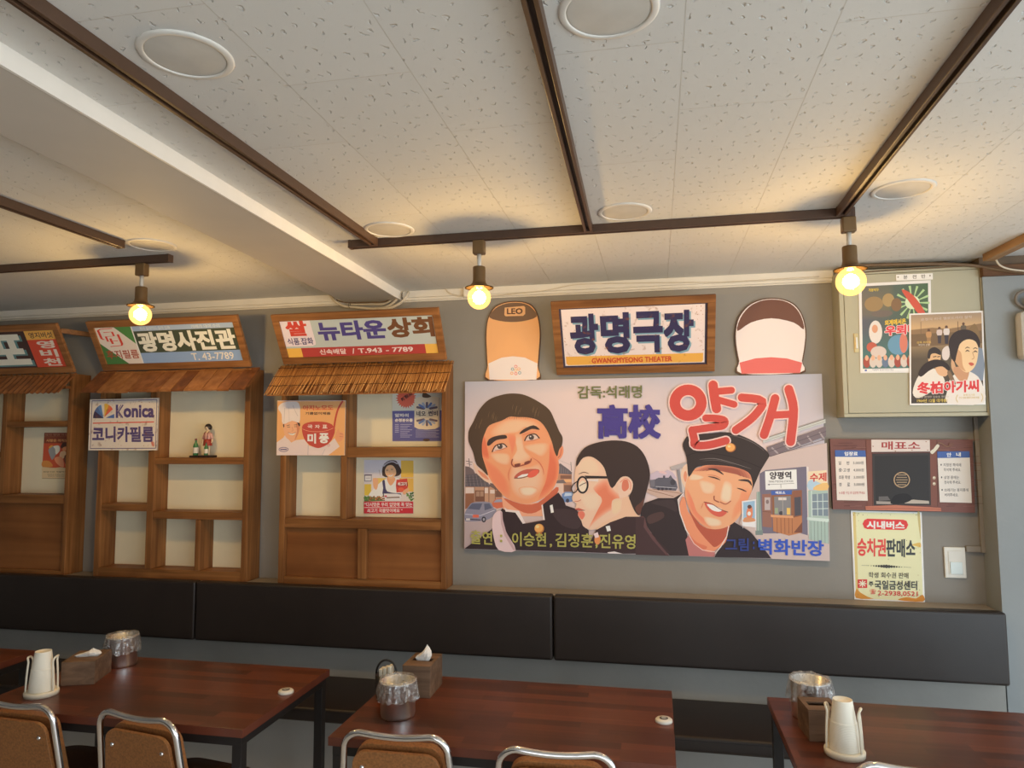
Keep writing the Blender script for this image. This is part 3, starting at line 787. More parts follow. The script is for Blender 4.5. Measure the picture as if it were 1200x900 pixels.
# ------------------------------------------------------------------ printed pictures
GLYPHS = {}
def glyphs(s, off):
    k = (s, round(off, 4))
    if k not in GLYPHS:
        cu = bpy.data.curves.new('lettering', 'FONT'); cu.body = s; cu.offset = off; cu.resolution_u = 2
        o = bpy.data.objects.new('lettering', cu)
        me = bpy.data.meshes.new_from_object(o)
        GLYPHS[k] = [(v.co.x, v.co.y) for v in me.vertices], [tuple(p.vertices) for p in me.polygons]
        bpy.data.objects.remove(o); bpy.data.curves.remove(cu); bpy.data.meshes.remove(me)
    return GLYPHS[k]
class Art:
    """flat printed shapes laid on a board, each a hair above the last; colours are the inks"""
    STEP = 0.00002
    fade = 0.07
    def __init__(self, proj, nrm, gain=(1.0, 1.0, 1.0), lift=0.0006):
        self.P, self.n, self.g = proj, Vector(nrm).normalized(), gain
        self.h = lift; self.mb = MB(); self.mb.c = []
        self.T = lambda x, y: (x, y)
    def frame(self, ox, oy, s, sy=None):
        sy = sy or s
        self.T = lambda x, y: (ox + x / s, oy + y / sy)
        return self
    def quadframe(self, tl, tr, br, bl, w=1.0, h=1.0):
        """art coordinates 0..w, 0..h stretched over four corner sight points"""
        def T(x, y):
            u, v = x / w, y / h
            return tuple((1-u)*(1-v)*a + u*(1-v)*b + u*v*c + (1-u)*v*d for a, b, c, d in zip(tl, tr, br, bl))
        self.T = T
        return self
    def ink(self, c):
        f = self.fade
        r = rgb(*(c[i]*(1-f) + (158, 142, 132)[i]*f for i in range(3)))
        return tuple(min(0.92, r[i] * self.g[i]) for i in range(3)) + (1.0,)
    def pt(self, x, y):
        return self.P(*self.T(x, y)) + self.n * self.h
    def faces(self, vs, fs, cols):
        o = len(self.mb.v)
        self.mb.v += vs
        for f, c in zip(fs, cols):
            a, b, d = vs[f[0]], vs[f[1]], vs[f[2]]
            if (b - a).cross(d - a).dot(self.n) < 0:
                f = tuple(f[::-1]); c = list(c)[::-1] if isinstance(c, list) else c
            self.mb.f.append(tuple(i + o for i in f)); self.mb.sm.append(False)
            self.mb.c.append(c if isinstance(c, list) else [c] * len(f))
        self.h += self.STEP
    def poly(self, pts, c, smooth=0):
        if smooth: pts = smooth_path(pts, smooth, True)
        vs = [self.pt(*p) for p in pts]
        tr = tessellate_polygon([[Vector((p[0], p[1], 0)) for p in pts]])
        self.faces(vs, [tuple(t) for t in tr], [self.ink(c)] * len(tr))
        return self
    def soft(self, pts, c, base, smooth=3):
        """brushed patch: nested shapes stepping from the colour around it to its own"""
        sm = smooth_path(pts, smooth, True) if smooth else pts
        mx, my = sum(p[0] for p in sm)/len(sm), sum(p[1] for p in sm)/len(sm)
        for k, q in ((1.0, .22), (.93, .42), (.86, .60), (.78, .76), (.69, .90), (.58, 1.0)):
            self.poly([(mx + (x-mx)*k, my + (y-my)*k) for x, y in sm], tuple(base[i] + (c[i]-base[i])*q for i in range(3)))
        return self
    def grid(self, x0, y0, x1, y1, fn, nx=8, ny=8):
        """rectangle shaded by fn(u, v) -> colour"""
        vs = [self.pt(x0 + (x1-x0)*i/nx, y0 + (y1-y0)*j/ny) for j in range(ny+1) for i in range(nx+1)]
        cc = [self.ink(fn(i/nx, j/ny)) for j in range(ny+1) for i in range(nx+1)]
        fs, cs = [], []
        for j in range(ny):
            for i in range(nx):
                f = (j*(nx+1)+i, j*(nx+1)+i+1, (j+1)*(nx+1)+i+1, (j+1)*(nx+1)+i)
                fs.append(f); cs.append([cc[k] for k in f])
        self.faces(vs, fs, cs)
        return self
    def rect(self, x0, y0, x1, y1, c): return self.poly([(x0, y0), (x1, y0), (x1, y1), (x0, y1)], c)
    def disc(self, cx, cy, rx, ry, c, n=28):
        return self.poly([(cx + rx*math.cos(2*math.pi*i/n), cy + ry*math.sin(2*math.pi*i/n)) for i in range(n)], c)
    def line(self, pts, w, c, smooth=0, closed=False, taper=False, cap=True):
        if smooth: pts = smooth_path(pts, smooth, closed)
        m = len(pts); L_, R_ = [], []
        for i, p in enumerate(pts):
            a = pts[(i-1) % m] if (closed or i) else p
            b = pts[(i+1) % m] if (closed or i < m-1) else p
            dx, dy = b[0]-a[0], b[1]-a[1]; l = math.hypot(dx, dy) or 1
            ww = w/2
            if taper: ww *= 0.25 + 0.75*math.sin(math.pi*min(1, max(0, i/(m-1))))
            L_.append((p[0]-dy/l*ww, p[1]+dx/l*ww)); R_.append((p[0]+dy/l*ww, p[1]-dx/l*ww))
        fs = [(i, (i+1) % m, m + (i+1) % m, m + i) for i in range(m if closed else m-1)]
        k = self.ink(c)
        if cap and not closed and not taper:
            for e in (0, -1):
                self.disc(pts[e][0], pts[e][1], w/2, w/2, c, 14)
        vs = [self.pt(*p) for p in L_ + R_]
        self.faces(vs, fs, [k]*len(fs))
        return self
    def text(self, s, x0, y0, x1, y1, c, bold=0.0, outline=None, ow=0.05, skew=0.0, rise=0.0, shadow=None):
        """lettering filling a box; rise lifts the right end, skew leans the letters"""
        bold = min(bold, 0.042); thin = 0.0 if s.isascii() else min(bold, 0.02); fat = bold - thin
        base, fs = glyphs(s, thin)
        ax0, ax1 = min(v[0] for v in base) - fat, max(v[0] for v in base) + fat
        ay0, ay1 = min(v[1] for v in base) - fat, max(v[1] for v in base) + fat
        def put(col, r, n, dx=0, dy=0):
            # heavier lettering: the same print struck again a little to each side
            spots = [(0, 0)]
            if r > 0 and n == 8: spots += [(r*i, r*j) for i in (-1, 0, 1) for j in (-1, 0, 1) if i or j]
            elif r > 0: spots += [(r*math.cos(2*math.pi*i/n), r*math.sin(2*math.pi*i/n)) for i in range(n)]
            for ox, oy in spots:
                out = []
                for vx, vy in base:
                    u = (vx + ox - ax0)/(ax1 - ax0); w = (vy + oy - ay0)/(ay1 - ay0)
                    x = x0 + u*(x1-x0) + skew*(w-.5)*(y1-y0); y = y1 - w*(y1-y0) - rise*u
                    out.append(self.pt(x + dx, y + dy))
                self.faces(out, fs, [self.ink(col)]*len(fs))
                self.h -= self.STEP*0.6
        if shadow: put(shadow[0], fat, 8, shadow[1], shadow[2])
        if outline: put(outline, fat + ow, 12)
        put(c, fat, 8)
        self.h += self.STEP
        return self
    def build(self, name, mat, parent):
        return self.mb.build(name, mat, parent)

timber_x = wood('shop_timber_rail', rgb(118, 74, 38), rgb(164, 112, 64), 'X', 0.5)
timber_z = wood('shop_timber_stile', rgb(118, 74, 38), rgb(164, 112, 64), 'Z', 0.5)
ply = wood('shop_panel_ply', rgb(128, 78, 40), rgb(152, 98, 54), 'X', 0.5, 0.35)
hanji = plain('cream_window_paper', rgb(240, 228, 196), 0.85, var=0.05, scale=3)
signwood = wood('sign_frame_wood', rgb(128, 84, 48), rgb(170, 118, 72), 'X', 0.5)
roofwood = wood('roof_plank_wood', rgb(126, 78, 42), rgb(164, 108, 64), 'Y', 0.5, 0.8)
roofdark = wood('dark_roof_plank_wood', rgb(104, 62, 34), rgb(138, 86, 50), 'Y', 0.5, 0.8)
rooflight = wood('pale_roof_plank_wood', rgb(142, 92, 52), rgb(178, 124, 78), 'Y', 0.5, 0.8)
INK = print_mat('printed_ink', 0.5)
INKW = print_mat('weathered_ink', 0.6, speck=0.5)
YF = -0.150                   # front of the shop fronts
def fx(px, py=560): return at_y(px, py, YF).x
def fz(px, py): return at_y(px, py, YF).z
class Shop:
    def __init__(self, label, x0, x1, ztop, base=ZL):
        self.t = thing('mock_storefront', label, 'shop front', ((x0+x1)/2, 0, base), 'wooden mock shop fronts')
        self.x0, self.x1, self.zt, self.zb = x0, x1, ztop, base + 0.001
    def stile(self, xa, xb, z0, z1, yb=-0.002, yf=YF):
        return MB().cbox(xa, xb, yf, yb, z0, z1, .002).build('stile', timber_z, self.t)
    def rail(self, xa, xb, z0, z1, yb=-0.002, yf=YF + .004):
        return MB().cbox(xa, xb, yf, yb, z0, z1, .002).build('rail', timber_x, self.t)
    def paper(self, xa, xb, z0, z1, y=-0.014):
        return MB().box(xa, xb, y, y + .008, z0, z1).build('paper_window', hanji, self.t)
    def panel(self, xa, xb, z0, z1, y=YF + .03):
        return MB().box(xa, xb, y, y + .008, z0, z1).build('lower_panel', ply, self.t)

# ---- thatched shop front (third)
x0, x1 = fx(328), fx(522.5)
S = Shop('wooden mock shop front under a reed awning with three advert sheets', x0, x1, fz(430, 428))
zt_, zb_ = fz(430, 428), S.zb
S.stile(x0, x0 + .036, zb_, zt_)
xm0, xm1 = fx(399), fx(406)
zr = fz(430, 609); zr2 = fz(430, 620)
S.stile(xm0, xm1, zr + .001, zt_ - .03)
S.stile(x1 - .028, x1, zb_, zt_)
S.rail(x0 + .037, x1 - .029, zr2, zr)                              # sill
S.rail(x0 + .037, x1 - .029, zb_, fz(430, 679))
zs0, zs1 = fz(470, 536), fz(470, 524)
S.rail(xm1 + .001, x1 - .029, zs0, zs1)
S.rail(x0 + .037, x1 - .029, zt_ - .03, zt_)
S.paper(x0 + .037, xm0 - .001, zr + .002, zt_ - .031); S.paper(xm1 + .001, x1 - .029, zs1 + .002, zt_ - .031); S.paper(xm1 + .001, x1 - .029, zr + .002, zs0 - .002)
xl = fx(420), fx(430)
S.stile(xl[0], xl[1], fz(430, 679) + .001, zr2 - .001, yb=YF + .05)
S.panel(x0 + .037, xl[0] - .001, fz(430, 679) + .001, zr2 - .001); S.panel(xl[1] + .001, x1 - .029, fz(430, 679) + .001, zr2 - .001)
S3, S3x0, S3x1, S3zt = S, x0, x1, zt_
# reed awning
def reed_mat():
    m, nt, b, N, L = nmat('split_reed')
    b.inputs['Roughness'].default_value = 0.6
    oi = N.new('ShaderNodeTexCoord'); mp = N.new('ShaderNodeMapping'); mp.inputs['Scale'].default_value = (170, 3, 3)
    L.new(oi.outputs['Object'], mp.inputs['Vector'])
    nz = N.new('ShaderNodeTexNoise'); nz.inputs['Scale'].default_value = 1; nz.inputs['Detail'].default_value = 3
    L.new(mp.outputs['Vector'], nz.inputs['Vector'])
    rp = N.new('ShaderNodeValToRGB'); rp.color_ramp.elements[0].position = .3; rp.color_ramp.elements[1].position = .68
    rp.color_ramp.elements[0].color = rgb(150, 96, 46); rp.color_ramp.elements[1].color = rgb(214, 156, 88)
    L.new(nz.outputs['Fac'], rp.inputs['Fac']); L.new(rp.outputs['Color'], b.inputs['Base Color'])
    return m
reed = reed_mat()
ra, rb = at_y(331, 428, -.135), at_y(532, 423, -.135)
rc, rd = at_y(307, 460.5, -.315), at_y(522, 459.5, -.315)
xa, xb = (ra.x + rc.x)/2, (rb.x + rd.x)/2
zA, zB = (ra.z + rb.z)/2, (rc.z + rd.z)/2
R = random.Random(4)
m = MB(); nreed = 150
for k in range(nreed):
    x = xa + (xb - xa) * (k + .5) / nreed
    e = R.uniform(-.010, .010); dx = R.uniform(-.006, .006); r_ = R.uniform(.0028, .0042); b0_ = R.uniform(0, .003)
    m.tube([(x, -.135 + b0_, zA + R.uniform(-.004, .006)), (x + dx/2, -.225 + b0_ + .002, (zA+zB)/2 - .002), (x + dx, -.315 + b0_ - e, zB + e*.9)], r_, 5)
aw = m.build('reed_awning', reed, S.t); aw['kind'] = 'stuff'
th = MB()
for q in (.12, .42, .74):
    y = -.135 - .18*q - .004; z = zA + (zB - zA)*q + .003
    th.tube([(xa + (xb-xa)*i/40, y, z + .0016*math.sin(i*2.1)) for i in range(41)], .0018, 5)
th.build('binding_thread', plain('dark_thread', rgb(72, 46, 26), 0.8), aw)
MB().add([(xa + .01, -.138, zA - .006), (xb - .01, -.138, zA - .006), (xb - .01, -.306, zB - .004), (xa + .01, -.306, zB - .004),
          (xa + .01, -.138, zA - .012), (xb - .01, -.138, zA - .012), (xb - .01, -.306, zB - .010), (xa + .01, -.306, zB - .010)],
         [(0,1,2,3),(7,6,5,4),(0,4,5,1),(1,5,6,2),(2,6,7,3),(3,7,4,0)]).build('awning_board', ply, S.t)

# ---- plank-roofed shop front (second)
x0, x1 = at_y(112, 600, YF).x, at_y(291, 560, YF).x
S = Shop('wooden mock shop front under a plank awning with figurine on its shelf', x0, x1, fz(200, 434))
zt_, zb_ = fz(200, 434), S.zb
def gx(px, py=600): return at_y(px, py, YF).x
S.stile(x0, x0 + .036, zb_, zt_)
S.stile(x1 - .036, x1, zb_, zt_)
xm0, xm1 = gx(171.5), gx(178.5)
S.stile(xm0, xm1, fz(230, 669) + .001, zt_ - .03)
S.rail(x0 + .037, x1 - .037, zb_, fz(230, 669))
S.rail(x0 + .037, x1 - .037, zt_ - .03, zt_)
a0, a1 = fz(150, 599), fz(150, 591)
S.rail(x0 + .037, xm0 - .001, a0, a1)
b0_, b1_ = fz(240, 544), fz(240, 536.5)
c0_, c1_ = fz(240, 609), fz(240, 600)
shelf2 = S.rail(xm1 + .001, x1 - .037, b0_, b1_)
S.rail(xm1 + .001, x1 - .037, c0_, c1_)
xs0, xs1 = gx(229.5), gx(235)
S.stile(xs0, xs1, fz(230, 669) + .001, c0_ - .001)
bz = fz(230, 669) + .001
S.paper(x0 + .037, xm0 - .001, a1 + .001, zt_ - .031); S.paper(x0 + .037, xm0 - .001, bz, a0 - .001)
S.paper(xm1 + .001, x1 - .037, b1_ + .001, zt_ - .031); S.paper(xm1 + .001, x1 - .037, c1_ + .001, b0_ - .001)
S.paper(xm1 + .001, xs0 - .001, bz, c0_ - .001); S.paper(xs1 + .001, x1 - .037, bz, c0_ - .001)
S2, SHELFZ = S, b1_
ra, rb = at_y(116, 437, -.135), at_y(301, 431, -.135)
rc, rd = at_y(93, 459.5, -.30), at_y(289.5, 455, -.30)
xa, xb = (ra.x + rc.x)/2, (rb.x + rd.x)/2 + .01
zA, zB = (ra.z + rb.z)/2 + .004, (rc.z + rd.z)/2
R = random.Random(11); x = xa
while x < xb - .02:
    w = min(R.choice((.085, .10, .115, .125)), xb - x)
    j = R.uniform(-.007, .007)
    MB().add([(x + .003, -.132, zA + j), (x + w - .0012, -.132, zA + j), (x + w - .0012, -.30 + j, zB + j*.6), (x + .003, -.30 + j, zB + j*.6),
              (x + .003, -.132, zA - .010 + j), (x + w - .0012, -.132, zA - .010 + j), (x + w - .0012, -.296 + j, zB - .010 + j*.6), (x + .003, -.296 + j, zB - .010 + j*.6)],
             [(0,1,2,3),(7,6,5,4),(0,4,5,1),(1,5,6,2),(2,6,7,3),(3,7,4,0)]).build('awning_plank', R.choice((roofwood, roofdark, rooflight)), S.t, bevel=.001)
    x += w
MB().add([(xa + .01, -.134, zA - .013), (xb - .01, -.134, zA - .013), (xb - .01, -.26, zB + .022), (xa + .01, -.26, zB + .022),
          (xa + .01, -.134, zA - .03), (xb - .01, -.134, zA - .03), (xb - .01, -.26, zB + .006), (xa + .01, -.26, zB + .006)],
         [(0,1,2,3),(7,6,5,4),(0,4,5,1),(1,5,6,2),(2,6,7,3),(3,7,4,0)]).build('awning_board', ply, S.t)
ZA2, ZB2 = zA, zB

# ---- shop front cut by the left edge (first)
x1 = at_y(80.5, 560, YF).x; x0 = x1 - 1.07
S = Shop('wooden mock shop front cut by the left edge, film poster on its window', x0, x1, fz(40, 439))
zt_, zb_ = fz(40, 439), S.zb
S.stile(x0, x0 + .036, zb_, zt_); S.stile(x1 - .030, x1, zb_, zt_)
xm1 = at_y(5, 540, YF).x; xm0 = xm1 - .036
q0, q1 = fz(40, 500), fz(40, 493.5)
r0, r1 = fz(40, 590), fz(40, 580)
S.stile(xm0, xm1, r1 + .001, zt_ - .031)
S.rail(x0 + .037, x1 - .031, zb_, fz(40, 668)); S.rail(x0 + .037, x1 - .031, r0, r1); S.rail(x0 + .037, x1 - .031, zt_ - .03, zt_)
S.rail(xm1 + .001, x1 - .031, q0, q1); S.rail(x0 + .037, xm0 - .001, q0 - .2, q1 - .2)
S.paper(xm1 + .001, x1 - .031, q1 + .001, zt_ - .031); S.paper(xm1 + .001, x1 - .031, r1 + .001, q0 - .001)
S.paper(x0 + .037, xm0 - .001, q1 - .199, zt_ - .031); S.paper(x0 + .037, xm0 - .001, r1 + .001, q0 - .201)
S.panel(x0 + .037, x1 - .031, fz(40, 668) + .001, r0 - .001)
S1 = S
ra, rc = at_y(88, 434, -.135), at_y(74, 458.5, -.27)
xb, xa = ra.x + .012, x0 - .06
zA, zB = ra.z - .018, rc.z - .006
m = MB()
# corrugated sheet awning: ribs run down the slope
n = 110; vs = []
for side in (0, 1):
    for i in range(n + 1):
        x = xa + (xb - xa)*i/n; w = .0045*math.sin(i*math.pi/2*1.0)
        vs += [(x, -.132, zA + w - .004*side), (x, -.27, zB + w - .004*side)]
o1 = 2*(n + 1)
fs = [(2*i, 2*i+2, 2*i+3, 2*i+1) for i in range(n)] + [(o1+2*i+1, o1+2*i+3, o1+2*i+2, o1+2*i) for i in range(n)]
fs += [(2*i+1, 2*i+3, o1+2*i+3, o1+2*i+1) for i in range(n)] + [(2*i, o1+2*i, o1+2*i+2, 2*i+2) for i in range(n)] + [(0, 1, o1+1, o1), (2*n, o1+2*n, o1+2*n+1, 2*n+1)]
m.add(vs, fs).build('corrugated_awning', roofwood, S.t)
MB().box(xa + .01, xb - .015, -.20, -.155, zB + .03, zB + .048).build('awning_board', ply, S.t)

# ---- leaning sign boards on the shop fronts
def lean_sign(name, label, tl, tr, br, bl, yb, yt, fr, group='framed sign boards leaning out over the shop fronts', xl=None, mat=None, cat='sign'):
    """frame of four sticks round a board; the top leans into the room. Returns thing, sight->board function, board normal"""
    A, B = at_y(*bl, yb), at_y(*br, yb); C, E = at_y(*tr, yt), at_y(*tl, yt)
    X0_, X1_ = (A.x + E.x)/2, (B.x + C.x)/2
    if xl is not None: X0_ = xl
    zb_, zt_ = (A.z + B.z)/2, (C.z + E.z)/2
    up = Vector((0, yt - yb, zt_ - zb_)); hgt = up.length; up.normalize()
    nrm = Vector((1, 0, 0)).cross(up).normalized()
    org = Vector((X0_, yb, zb_))
    t = thing(name, label, cat, Vector(((X0_ + X1_)/2, yb, zb_)), group)
    W_ = X1_ - X0_
    def stick(u0, u1, v0, v1, nm):
        o = MB(); pts = []
        for d_ in (0.006, -0.016):
            pts += [org + Vector((u, 0, 0)) + up*v + nrm*d_ for u, v in ((u0, v0), (u1, v0), (u1, v1), (u0, v1))]
        o.add(pts, [(0,1,2,3),(7,6,5,4),(0,4,5,1),(1,5,6,2),(2,6,7,3),(3,7,4,0)]).build(nm, mat or signwood, t, bevel=.002)
    stick(0, W_, 0, fr, 'frame_stick'); stick(0, W_, hgt - fr, hgt, 'frame_stick')
    stick(0, fr, fr + .0005, hgt - fr - .0005, 'frame_stick'); stick(W_ - fr, W_, fr + .0005, hgt - fr - .0005, 'frame_stick')
    pts = []
    for d_ in (-0.004, -0.012):
        pts += [org + Vector((u, 0, 0)) + up*v + nrm*d_ for u, v in ((fr, fr), (W_-fr, fr), (W_-fr, hgt-fr), (fr, hgt-fr))]
    MB().add(pts, [(0,1,2,3),(7,6,5,4),(0,4,5,1),(1,5,6,2),(2,6,7,3),(3,7,4,0)]).build('sign_board', plain('sign_sheet', rgb(205, 205, 200), 0.5, var=0.03), t)
    p0 = org - nrm*0.004
    proj = lambda px, py: at_plane(px, py, p0, nrm)
    # board rectangle in metres from its top left corner, for art drawn in board units
    def local(u, v): return org + Vector((fr + u*(W_-2*fr), 0, 0)) + up*(hgt - fr - v*(hgt - 2*fr)) - nrm*0.004
    return t, proj, nrm, local

# ------------------------------------------------------------------ the three shop signs and the theater sign
def board_art(local, nrm, w=100.0, h=100.0, gain=(1, 1, 1)):
    a = Art(lambda x, y: local(x / w, y / h), nrm, gain)
    return a
GW = (1.45, 1.50, 1.60)
# reed awning shop
t, pj, nn, loc = lean_sign('shop_sign', 'framed sign above the reed awning: navy and brown lettering over a red strip', (316, 368), (513.2, 362), (524, 422), (334, 426), -.14, -.305, .042)
a = board_art(loc, nn, gain=GW)
a.rect(0, 0, 100, 100, (168, 176, 172))
a.poly([(0, 0), (20.5, 0), (21, 60), (20.5, 67), (18.5, 70), (0, 70)], (208, 196, 200))
a.text('쌀', 3, -1 + 2, 17.5, 42, (186, 60, 48), .05)
a.text('식품.잡화', 2, 47, 19.5, 66, (60, 52, 100), .02)
a.text('뉴타운', 24, 6, 69, 57, (66, 58, 118), .055)
a.text('상회', 70, 4, 99.5, 56, (98, 62, 38), .055)
a.rect(0, 75, 100, 100, (222, 164, 72)); a.rect(10, 75, 92, 100, (160, 56, 52))
a.text('신속배달', 22, 80, 40, 95, (222, 196, 192), .02); a.text('/', 44, 80, 45.6, 95, (222, 196, 192), .02); a.text('T.943 - 7789', 48, 81, 84, 94, (222, 196, 192), .02)
a.build('sign_print', INK, t)
# photo studio
t, pj, nn, loc = lean_sign('shop_sign', 'framed photo studio sign with white lettering on dark green above the plank awning', (100, 376.7), (277.4, 369.7), (295, 427.8), (122, 436), -.14, -.305, .042)
a = board_art(loc, nn, gain=GW)
a.rect(0, 0, 100, 100, (208, 196, 184))
a.poly([(14, 0), (27.5, 0), (27.5, 50)], (70, 120, 62)); a.poly([(0, 43), (16.5, 100), (0, 100)], (62, 108, 56))
for ln in ([(13, 4), (4, 5), (2, 8), (2.6, 30), (4, 33)], [(15.6, 20), (16.4, 46), (15.6, 50), (7, 52)], [(5.5, 14), (12, 13), (12.4, 24), (6.2, 25), (6.6, 38), (14, 37)], [(9, 30), (9.6, 45)]):
    a.line(ln, 1.7, (196, 62, 48), cap=False)
a.text('후지필름', 2, 62, 26, 86, (150, 66, 46), .02)
a.rect(27.5, 0, 100, 14, (150, 168, 190)); a.rect(27.5, 14, 100, 72, (58, 66, 50)); a.rect(27.5, 72, 100, 100, (126, 152, 188))
a.rect(26.7, 0, 27.6, 100, (222, 216, 206))
a.text('복사.슬라이드.칼라 인화', 33, 3, 55, 12, (205, 208, 210), .0); a.text('카메라 대여.수리', 70, 3, 90, 12, (205, 208, 210), .0)
a.text('광명사진관', 29, 17, 98.5, 70, (226, 214, 196), .05)
a.text('T. 43-7789', 64, 77, 94, 96, (214, 206, 196), .01)
a.build('sign_print', INK, t)
# left edge
t, pj, nn, loc = lean_sign('shop_sign', 'framed sign cut by the left edge, one large white letter on black', (-110, 388), (68, 377.5), (86, 433.5), (-92, 444), -.14, -.305, .042)
a = board_art(loc, nn, gain=GW)
a.rect(0, 0, 100, 100, (62, 44, 40))
a.rect(79.5, 0, 100, 25, (226, 160, 76)); a.rect(79.5, 25, 100, 100, (196, 70, 48))
a.text('영지버섯', 82, 5, 98, 21, (88, 60, 48), .02)
for k, c in enumerate('영비천'): a.text(c, 85, 28 + 24*k, 97, 49 + 24*k, (228, 196, 180), .03)
a.text('포', 50, 8, 77, 92, (230, 208, 190), .07, shadow=((92, 128, 126), 1.6, 4))
a.build('sign_print', INK, t)
bq = at_y(72, 387.5, -.24); MB().bar((bq.x - .01, -.24, bq.z), (bq.x + .12, -.01, bq.z - .01), .03, .03).build('brace', signwood, t)
# theater
t, pj, nn, loc = lean_sign('theater_sign', 'wooden framed white sign with navy lettering and yellow strip, hung above the mural', (646, 353.5), (840, 345.6), (836.6, 435), (651.8, 439), -.024, -.25, .042, group=None)
a = board_art(loc, nn, gain=GW)
a.rect(0, 0, 100, 100, (54, 50, 66))
a.grid(1.4, 2, 98.4, 97, lambda u, v: (212, 196, 190), 4, 4)
a.poly([(2.2, 81), (97.5, 81), (97.5, 93), (96.5, 96), (3.5, 96), (2.2, 93)], (214, 156, 68))
for x0_, y0_, x1_, y1_, k in ((2, 79, 30, 82, 9), (93, 4, 98, 30, 10), (94, 40, 98, 78, 9), (2, 30, 4, 78, 7)):
    R = random.Random(int(x0_*7 + y0_))
    for q in range(k): a.disc(R.uniform(x0_, x1_), R.uniform(y0_, y1_), R.uniform(.1, .35), R.uniform(.3, .9), (168, 110, 66), 8)
for k, c in enumerate('광명극장'):
    xx = (6.5, 28, 50.5, 71)[k]
    a.text(c, xx, 10, xx + 20, 78, (44, 40, 72), .075, shadow=((112, 146, 160), 1.1, 2.6))
for x0_, y0_, x1_, y1_ in ((9, 17, 15, 18), (29, 16, 33, 17), (53, 17, 60, 18), (73, 16, 79, 17), (54, 55, 58, 56)):
    a.line([(x0_, y0_), (x1_, y1_)], 1.0, (84, 84, 112), taper=True)
a.text('GWANGMYEONG THEATER', 20.5, 84.6, 76.5, 93.6, (186, 72, 44), .03)
a.build('sign_print', INKW, t)

# ------------------------------------------------------------------ flat boards and sheets
def sheet(name, label, cat, corners, y, th, edge, group=None):
    """board or sheet parallel to the wall; returns thing and sight->face function"""
    ps = [at_y(px, py, y) for px, py in corners]                    # TL TR BR BL
    cx = sum(p.x for p in ps)/4; zb_ = min(p.z for p in ps)
    t = thing(name, label, cat, (cx, y + th, zb_), group)
    MB().slab([ps[3], ps[2], ps[1], ps[0]], th, (0, -1, 0)).build('backing', edge, t)
    return t, (lambda px, py: at_y(px, py, y)), corners
paperwhite = plain('white_poster_paper', rgb(225, 222, 216), 0.6, var=0.02)
pvc = plain('grey_foam_board', rgb(176, 170, 162), 0.6, var=0.03)
GM = (1.42, 1.50, 1.62)

# ---- film mural
MC = [(545, 447.3), (963, 438), (971.3, 657), (544, 643.2)]
t, pj, _ = sheet('mural_board', 'wide painted film board showing three schoolboys below the theater sign', 'billboard', MC, -.024, .022, pvc)
a = Art(pj, WALLN, GM)
def mixc(p, q, k): return tuple(p[i] + (q[i] - p[i])*k for i in range(3))
def sky(u, v):
    base = mixc((160, 160, 172), (206, 182, 176), min(1, v*3.2))
    base = mixc(base, (206, 184, 180), max(0, 1 - abs(u - .35)*2.6) * (1 if v > .05 else .5))
    if u > .82: base = mixc(base, (150, 156, 172), min(1, (u - .82)*5) * max(0, 1 - abs(v - .35)*2.5) * .6)
    if v > .66: base = mixc(base, (182, 158, 152), min(1, (v - .66)*5))
    return base
a.quadframe(*MC).grid(0, 0, 1, 1, sky, 16, 12)
F1 = lambda: a.frame(540, 455, 6.0)
B2 = lambda: a.frame(540, 520, 6.4267)
F2 = lambda: a.frame(660, 505, 6.0)
F3 = lambda: a.frame(745, 500, 5.6235)
F4 = lambda: a.frame(860, 480, 4.8667)
F5 = lambda: a.frame(660, 435, 4.0)
R4 = lambda: a.frame(530, 430, 3.752)
R5 = lambda: a.frame(740, 430, 3.752)
DK = (58, 46, 44)
# town at the left
F1()
a.line([(57, 495), (62, 548)], 5, (84, 72, 72)); a.line([(38, 512), (80, 520)], 4, (84, 72, 72)); a.line([(42, 530), (76, 536)], 3, (84, 72, 72))
a.poly([(31, 548), (60, 552), (88, 572), (104, 604), (31, 612)], (104, 88, 88))
a.poly([(31, 690), (290, 688), (300, 790), (205, 812), (31, 850)], (176, 132, 106))
a.poly([(31, 610), (110, 598), (160, 630), (214, 688), (200, 694), (31, 692)], (88, 80, 84))
for k in range(7): a.line([(36 + k*24, 612 - k*1), (44 + k*26, 688)], 2.5, (132, 120, 120), cap=False)
for k in range(3): a.line([(31, 628 + k*18), (150 + k*22, 622 + k*18)], 2, (60, 54, 58), cap=False)
a.poly([(205, 664), (232, 672), (290, 720), (285, 735), (205, 690)], (104, 84, 80))
a.poly([(31, 742), (92, 740), (90, 832), (31, 848)], (134, 86, 62)); a.rect(34, 697, 96, 738, (206, 184, 172)); a.rect(166, 700, 192, 738, (206, 184, 172))
a.rect(102, 718, 164, 796, (112, 74, 58)); a.rect(108, 724, 132, 760, (158, 122, 100)); a.rect(136, 724, 160, 760, (158, 122, 100))
for x in (96, 166, 198, 242): a.line([(x, 694), (x, 800)], 4, (104, 68, 52), cap=False)
a.rect(206, 714, 238, 740, (206, 184, 172)); a.rect(246, 720, 288, 765, (110, 76, 64))
# houses between the first two boys
a.poly([(684, 536), (700, 528), (752, 566), (781, 590), (781, 606), (684, 600)], (96, 88, 94))
for k in range(5): a.line([(694 + k*14, 546 + k*8), (690 + k*16, 598)], 2, (140, 130, 130), cap=False)
a.poly([(684, 600), (781, 606), (781, 730), (672, 735)], (178, 126, 98))
a.rect(700, 612, 778, 636, (120, 84, 70)); a.rect(712, 640, 778, 660, (214, 160, 112))
a.poly([(672, 650), (722, 640), (742, 668), (672, 668)], (110, 96, 96)); a.rect(672, 668, 722, 735, (206, 176, 160)); a.rect(726, 680, 778, 725, (116, 84, 74))
a.line([(774, 520), (778, 580)], 4, (110, 100, 104)); a.line([(690, 505), (775, 540)], 1.5, (150, 136, 138), cap=False)
